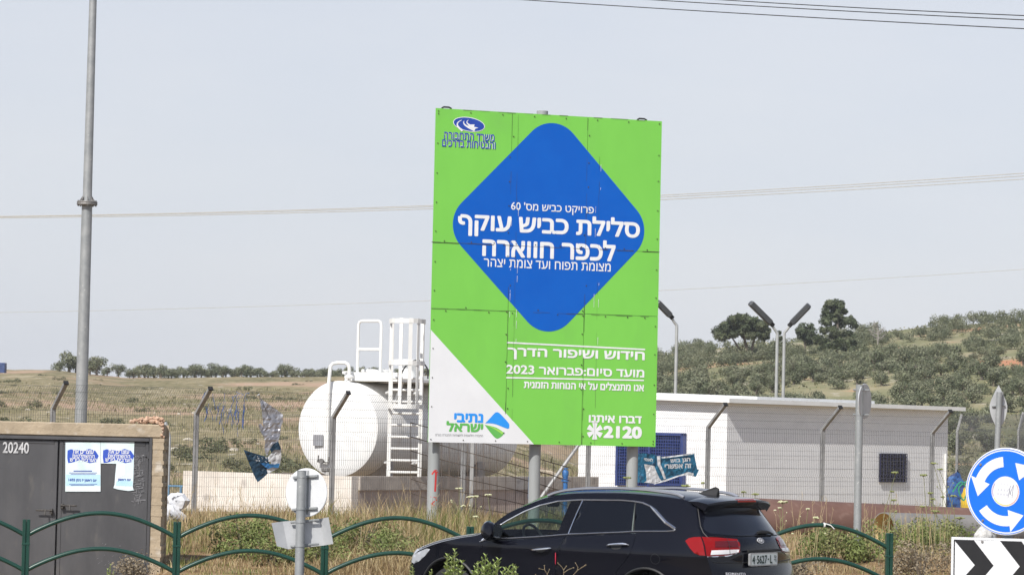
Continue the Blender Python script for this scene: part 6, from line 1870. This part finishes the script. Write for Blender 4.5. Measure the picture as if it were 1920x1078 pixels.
def field(n, y0, y1, px0, px1, seed, hmin, hmax, wd):
    R_ = np.random.default_rng(seed)
    Y = R_.uniform(y0, y1, n); px = R_.uniform(px0, px1, n); X = (px-960)/FPX*Y
    gq = patch_noise(X, Y, .9, 3)+.6*patch_noise(X, Y, .35, 8)
    tall = np.clip(.55+.45*patch_noise(X, Y, 1.4, 5)+.25*patch_noise(X, Y, .5, 1), .12, 1.15)
    # weeds grow tallest left of the car and beside the fence foot; keep them low where the photograph shows bare soil
    tall *= np.interp(px, [-100, 290, 335, 440, 520, 640, 760, 900, 1450, 1600, 1760, 2000], [.3, .34, .5, .48, .66, .8, .92, .8, .34, .26, .28, .34])
    h = R_.uniform(hmin, hmax, n)*tall
    gsel = (gq > .42+R_.normal(0, .25, n))
    c = np.where(gsel[:, None], green[R_.integers(0, 4, n)], straw[R_.integers(0, 5, n)])*R_.uniform(.7, 1.2, (n, 1))
    keep = ~((px < 308) & (Y > 44.3)) & (R_.random(n) < .25+.75*np.clip(tall, 0, 1))
    return X[keep], Y[keep], h[keep], wd*R_.uniform(.6, 1.4, keep.sum()), c[keep]
q = field(80000, 41.9, 48, -80, 2010, 1, .18, .62, .010)
blades('dry_grass', *q, .7, 2)
q = field(80000, 48, 62.5, -80, 2010, 3, .35, .95, .011)
blades('tall_dry_grass', *q, .55, 4)
q = field(26000, 62.5, 80, 250, 2010, 5, .2, .5, .016)
blades('grass_behind_fence', *q, .6, 6)
# coarse straw over the near field so that it is not a bare sheet
R_ = np.random.default_rng(77); n = 60000
Y = 82+R_.random(n)**1.6*240; px = R_.uniform(-60, 2000, n); X = (px-960)/FPX*Y
gq = patch_noise(X, Y, 9, 2)+.5*patch_noise(X, Y, 3, 7)
k = R_.random(n) < np.clip(.45+.75*gq, .02, 1)
c = np.where((gq > .25)[:, None], np.array([(.24, .225, .115)]), np.array([(.42, .35, .22)]))*R_.uniform(.6, 1.25, (n, 1))
blades('field_grass', X[k], Y[k], (R_.uniform(.12, .42, n)*np.clip(.7+.4*gq, .3, 1.2))[k], (Y*.00026*R_.uniform(.7, 1.6, n))[k], c[k], .9, 8)

def leafy_bush(name, X, Y, h, w, n, cols, seed, label, cat='bush', lsize=.035, group=None):
    """upright twiggy bush: thin stems carrying many small leaves"""
    R_ = np.random.default_rng(seed); z0 = float(ground_z(X, Y))
    r = empty(name, (X, Y, z0), 0, label, cat, group)
    lob = [(R_.uniform(-w, w), R_.uniform(-w, w)*.8, h*R_.uniform(.15, .85), R_.uniform(.12, .24)*(.5+h)) for _ in range(int(10+w*14))]
    V_, b_ = leaf_cloud(lob, n, lsize, cols, seed, 1.1)
    V_[:, 2] = np.maximum(V_[:, 2], .01)
    o = bpy.data.objects.new('foliage', cloud_mesh('foliage', V_, b_, M_LEAF)); COL.objects.link(o); o.parent = r
    t = MB()
    for k in range(14):
        a = R_.uniform(0, 6.28); d = R_.uniform(.2, 1)*w
        t.tube([(0.02*math.cos(a), .02*math.sin(a), -.05), (d*.5*math.cos(a), d*.5*math.sin(a), h*.5), (d*math.cos(a), d*math.sin(a), h*R_.uniform(.7, 1.05))], [.010, .007, .003], 4)
    t.build('stem', M_BARK, r)
    return r
GB = [(.19, .23, .075), (.24, .28, .10), (.14, .175, .055), (.27, .27, .12)]
for px, Y, h, w, n, lab in ((470, 46.0, .70, .42, 2600, 'leafy green bush behind the railing under the left end of the basin wall'),
                            (525, 45.0, .45, .35, 1700, 'low green weed bush just left of the bent panel sign'),
                            (690, 47.0, .62, .5, 2600, 'green bush behind the railing left of the first billboard post'),
                            (745, 45.4, .50, .4, 1800, 'green weed bush right behind the car nose'),
                            (615, 45.0, .50, .35, 1700, 'green bush behind the bent panel sign'),
                            (1565, 48.6, .60, .45, 3000, 'bright green bush behind the railing right of the car'),
                            (1640, 48.8, .42, .35, 1500, 'smaller green bush right of the tall edge-on sign pole'),
                            (1720, 54.0, .55, .8, 3200, 'green weeds growing along the open grey pipe'),
                            (1790, 55.0, .55, .7, 2600, 'green weeds between the grey pipe and the chevron board')):
    leafy_bush('weed_bush', pxX(px, Y), Y, h*.85, w, n, GB, int(px), lab, lsize=.024)
for px, Y, h, w, n, lab in ((1500, 44.5, .42, .4, 1800, 'dry grey-brown thistle bush beside the right tail light'),
                            (1735, 45.0, .55, .38, 2600, 'grey dry bush left of the chevron board'),
                            (262, 43.6, .42, .22, 1200, 'dry straw-coloured bush at the foot of the grey steel doors')):
    leafy_bush('dry_bush', pxX(px, Y), Y, h, w, n, [(.26, .215, .15), (.20, .165, .115), (.32, .27, .19)], int(px), lab, lsize=.02)
# tall stalks with flat flower heads
M_STEM = mat('green_stem', (.15, .17, .07), (.22, .21, .10), 6, .8)
M_STEMD = mat('straw_stem', (.42, .34, .20), (.34, .26, .14), 6, .8)
M_UMB = mat('cream_flower', (.62, .60, .44), (.42, .45, .22), 30, .8)
M_UMBG = mat('green_flower', (.28, .30, .12), (.16, .19, .06), 30, .8)
def umbel(px, py, Y, w, label, group, head=M_UMB, stem=M_STEM, dx=0, seed=1):
    P = at(px, py, Y); R_ = random.Random(seed); z0 = base_z((P[0]+dx, Y)); H_ = P[2]-z0
    r = empty('flowering_weed', (P[0]+dx, Y, z0), 0, label, 'weed', group)
    t = MB(); top = np.array([-dx, 0, H_]); mid = np.array([-dx*.35+R_.uniform(-.03, .03), 0, H_*.55])
    t.tube([(0, 0, -.05), mid, top-np.array([0, 0, w*.45])], [.007, .005, .004], 5)
    hd = MB(); n = 22
    for k in range(n):
        a = R_.uniform(0, 6.28); d = w*math.sqrt(R_.random()); e = top+np.array([d*math.cos(a), d*math.sin(a), -.12*d*d/w+R_.uniform(-.008, .008)])
        t.tube([top-np.array([0, 0, w*.45]), e], .0018, 3)
        hd.lathe([(.004, -.006), (w*.24, 0), (w*.2, .008), (.004, .012)], e, (R_.uniform(-.3, .3), R_.uniform(-.3, .3), 1), 7)
    if H_ > .8:
        for k in range(2):
            z = H_*R_.uniform(.4, .75); a = R_.choice((-1, 1)); e = np.array([-dx*z/H_+a*R_.uniform(.08, .16), R_.uniform(-.05, .05), z+.16]); t.tube([(-dx*z/H_*.9, 0, z), e], .003, 4)
            hd.lathe([(.004, -.004), (w*.3, 0), (w*.25, .01), (.004, .014)], e, (0, 0, 1), 7)
    t.build('stem', stem, r); hd.build('flower_head', head, r)
sd0 = 0
for px, py, Y, w, g_, dx in [(861, 915, 52, .060, 0, .05), (881, 931, 52, .065, 0, 0), (892, 930, 51, .05, 0, .03), (915, 927, 52, .065, 0, .1), (868, 948, 50, .04, 0, 0), (892, 968, 48, .045, 0, .06),
                         (1176, 895, 46, .06, 1, .05), (1286, 910, 46, .07, 1, -.05), (1318, 905, 46, .03, 1, .04), (1394, 922, 46.5, .04, 1, .05), (1416, 926, 46.5, .05, 1, 0),
                         (1468, 940, 46, .08, 2, 0), (1515, 954, 47, .035, 2, -.05), (1530, 970, 46, .045, 2, .06), (1462, 952, 47, .03, 2, 0),
                         (1679, 885, 48, .07, 3, -.25), (1732, 890, 50, .06, 3, .08), (1751, 868, 49, .06, 3, .35), (1762, 879, 49.5, .05, 3, .35), (1672, 921, 50, .035, 3, -.1), (1676, 937, 50, .045, 3, -.1), (1745, 924, 51, .05, 3, .1),
                         (1748, 935, 51, .04, 3, .15), (1768, 931, 50, .035, 3, 0), (1787, 929, 52, .06, 3, -.1), (1753, 958, 51, .08, 3, .2), (1730, 949, 51, .05, 3, .0), (1800, 970, 50, .08, 3, 0)]:
    sd0 += 1
    lab = ('tall weed with flat pale flower head between the two left billboard posts', 'weed with a flat flower head showing just above the car roof',
           'weed with a cream flower head in front of the brown pipe beside the car', 'tall weed with flat flower head before the barred window of the white building')[g_]
    umbel(px, py, Y, w, lab, 'flowering weeds '+('under the billboard', 'above the car roof', 'by the brown pipe', 'below the barred window')[g_], M_UMB if g_ in (0, 2) else M_UMBG, M_STEM, dx, sd0)
# dry bare stalks before the pipes and by the fence foot
R = random.Random(31); ds_ = MB()
for k in range(120):
    px = R.choice((R.uniform(1450, 1560), R.uniform(1620, 1780), R.uniform(640, 900), R.uniform(330, 520))); Y = R.uniform(46, 56); X = pxX(px, Y); z0 = base_z((X, Y)); h = R.uniform(.5, 1.05); a = R.uniform(-.18, .18)
    ds_.tube([(X, Y, z0-.03), (X+a*.4*h, Y, z0+h*.55), (X+a*h, Y, z0+h)], [.005, .004, .002], 4, False)
    for j in range(R.randint(2, 6)):
        t_ = R.uniform(.5, 1); p = np.array([X+a*h*t_, Y, z0+h*t_]); ds_.tube([p, p+np.array([R.uniform(-.06, .06), R.uniform(-.04, .04), R.uniform(.03, .1)])], [.003, .002], 3, False)
tag(ds_.build('dry_stalks', M_STEMD, None), kind='stuff')

# ------------------------------------------------------------------ leafy shrub tips in the foreground, below the lens
M_FLEAF = mat('bright_leaf', (.27, .36, .09), (.36, .44, .15), 30, .55)
M_FLEAF2 = mat('shrub_twig', (.20, .22, .09), (.15, .16, .07), 10, .8)
def tip_shrub(tips, Y, label, seed, leaf=.078, base_px=None):
    R_ = random.Random(seed); bx = base_px or sum(t[0] for t in tips)/len(tips); X0 = pxX(bx, Y); z0 = base_z((X0, Y))
    r = empty('leafy_shrub', (X0, Y, z0), 0, label, 'shrub')
    st_ = MB(); lf = MB()
    for px, py in tips:
        yq = Y+R_.uniform(-.15, .15); P = at(px, py, yq)-np.array([X0, Y, z0]); B = np.array([P[0]*.35, P[1]*.3, .0])
        path = cr([B, B*.55+P*.45+np.array([0, 0, .04]), B*.2+P*.8, P], 4); st_.tube(path, [.008*(1-i/len(path))+.003 for i in range(len(path))], 5)
        n = 34
        for k in range(n):
            t_ = 1-.55*(k/n); pt = B*(1-t_)+P*t_; pt = np.array(path[min(len(path)-1, int(t_*(len(path)-1)+.5))]) + (0, 0, R_.uniform(-.015, .015))
            a = k*2.4+R_.uniform(-.3, .3); up = .95-.65*(k/n); l = leaf*R_.uniform(.6, 1.15)*(.55+.6*k/n)
            d = np.array([math.cos(a)*math.cos(up), math.sin(a)*math.cos(up), math.sin(up)]); sx_ = np.cross(d, (0, 0, 1.)); sx_ /= np.linalg.norm(sx_); nn_ = np.cross(sx_, d); w = l*.21
            lf.add([pt, pt+d*l*.35+sx_*w+nn_*.004, pt+d*l*.75+sx_*w*.75, pt+d*l-nn_*l*.12, pt+d*l*.75-sx_*w*.75, pt+d*l*.35-sx_*w+nn_*.004, pt+d*l*.5-nn_*.003], [(0, 1, 6), (1, 2, 6), (2, 3, 6), (3, 4, 6), (4, 5, 6), (5, 0, 6)])
    st_.build('stem', M_FLEAF2, r); lf.build('foliage', M_FLEAF, r)
    return r
K8 = lambda x, y: (740+x/5.05, 1020+y/5.05)
tip_shrub([K8(*p) for p in ((570, 70), (500, 110), (540, 150), (600, 170), (640, 190), (490, 200), (560, 220), (630, 240), (520, 260), (600, 270))], 26, 'bright green leafy shrub tips in front of the car wheel, the left tallest cluster', 1)
tip_shrub([K8(*p) for p in ((860, 125), (830, 150), (790, 185), (890, 180), (985, 155), (940, 180), (760, 240), (850, 230), (910, 220), (740, 270), (960, 235))], 26.3, 'bright green leafy shrub tips in front of the car door, the middle cluster', 2)
tip_shrub([K8(*p) for p in ((1120, 215), (1150, 250), (1080, 235), (1050, 260), (1110, 265), (1020, 280))], 26.1, 'small bright green shrub tips right of the two taller clusters before the car', 3)
tip_shrub([K8(*p) for p in ((170, 215), (175, 250), (350, 255), (340, 280), (150, 270))], 26.2, 'low green shrub tips at the bottom edge below the headlight', 4, .045)
tip_shrub([(207, 1060), (202, 1068), (213, 1072)], 27, 'single small green shoot at the bottom edge before the steel doors', 5, .04)
tw = MB(); R = random.Random(14); Y = 26.5
K9 = lambda x, y: at(740+x/5.05, 1020+y/5.05, Y)
def twig(P, r0=.002):
    P = [K9(*p) for p in P]; tw.tube(P, [r0*(1-.5*i/len(P)) for i in range(len(P))], 4); tw.lathe([(.002, -.003), (.004, .0), (.002, .004)], P[-1], (0, 0, 1), 6)
twig([(1600, 420), (1600, 240), (1575, 205), (1545, 175)]); twig([(1600, 240), (1625, 205)]); twig([(1605, 265), (1650, 235), (1695, 220)]); twig([(1620, 420), (1690, 290), (1730, 245), (1800, 200)]); twig([(1730, 245), (1735, 215), (1712, 175)]); twig([(1760, 225), (1810, 195)])
twig([(1440, 420), (1445, 280), (1420, 240), (1368, 228)]); twig([(1420, 240), (1418, 200)]); twig([(1445, 285), (1465, 235)]); twig([(1340, 420), (1340, 330), (1335, 285)])
tag(tw.build('dry_twigs', M_STEMD, None), 'thin bare dry twigs with tiny buds before the car door', 'twig')
# ------------------------------------------------------------------ the air: even thin haze round the whole place
hzm = bpy.data.materials.new('haze_air'); hzm.use_nodes = True
N, L = hzm.node_tree.nodes, hzm.node_tree.links
for nd in list(N):
    if nd.type == 'BSDF_PRINCIPLED': N.remove(nd)
pv = N.new('ShaderNodeVolumePrincipled'); pv.inputs['Color'].default_value = (.86, .90, .97, 1); pv.inputs['Density'].default_value = .00014; pv.inputs['Anisotropy'].default_value = -.15
L.new(pv.outputs['Volume'], N['Material Output'].inputs['Volume'])
hz = MB(); hz.box((0, 0, 16), (6700, 6700, 96)); 
tag(hz.build('haze', hzm), kind='stuff')
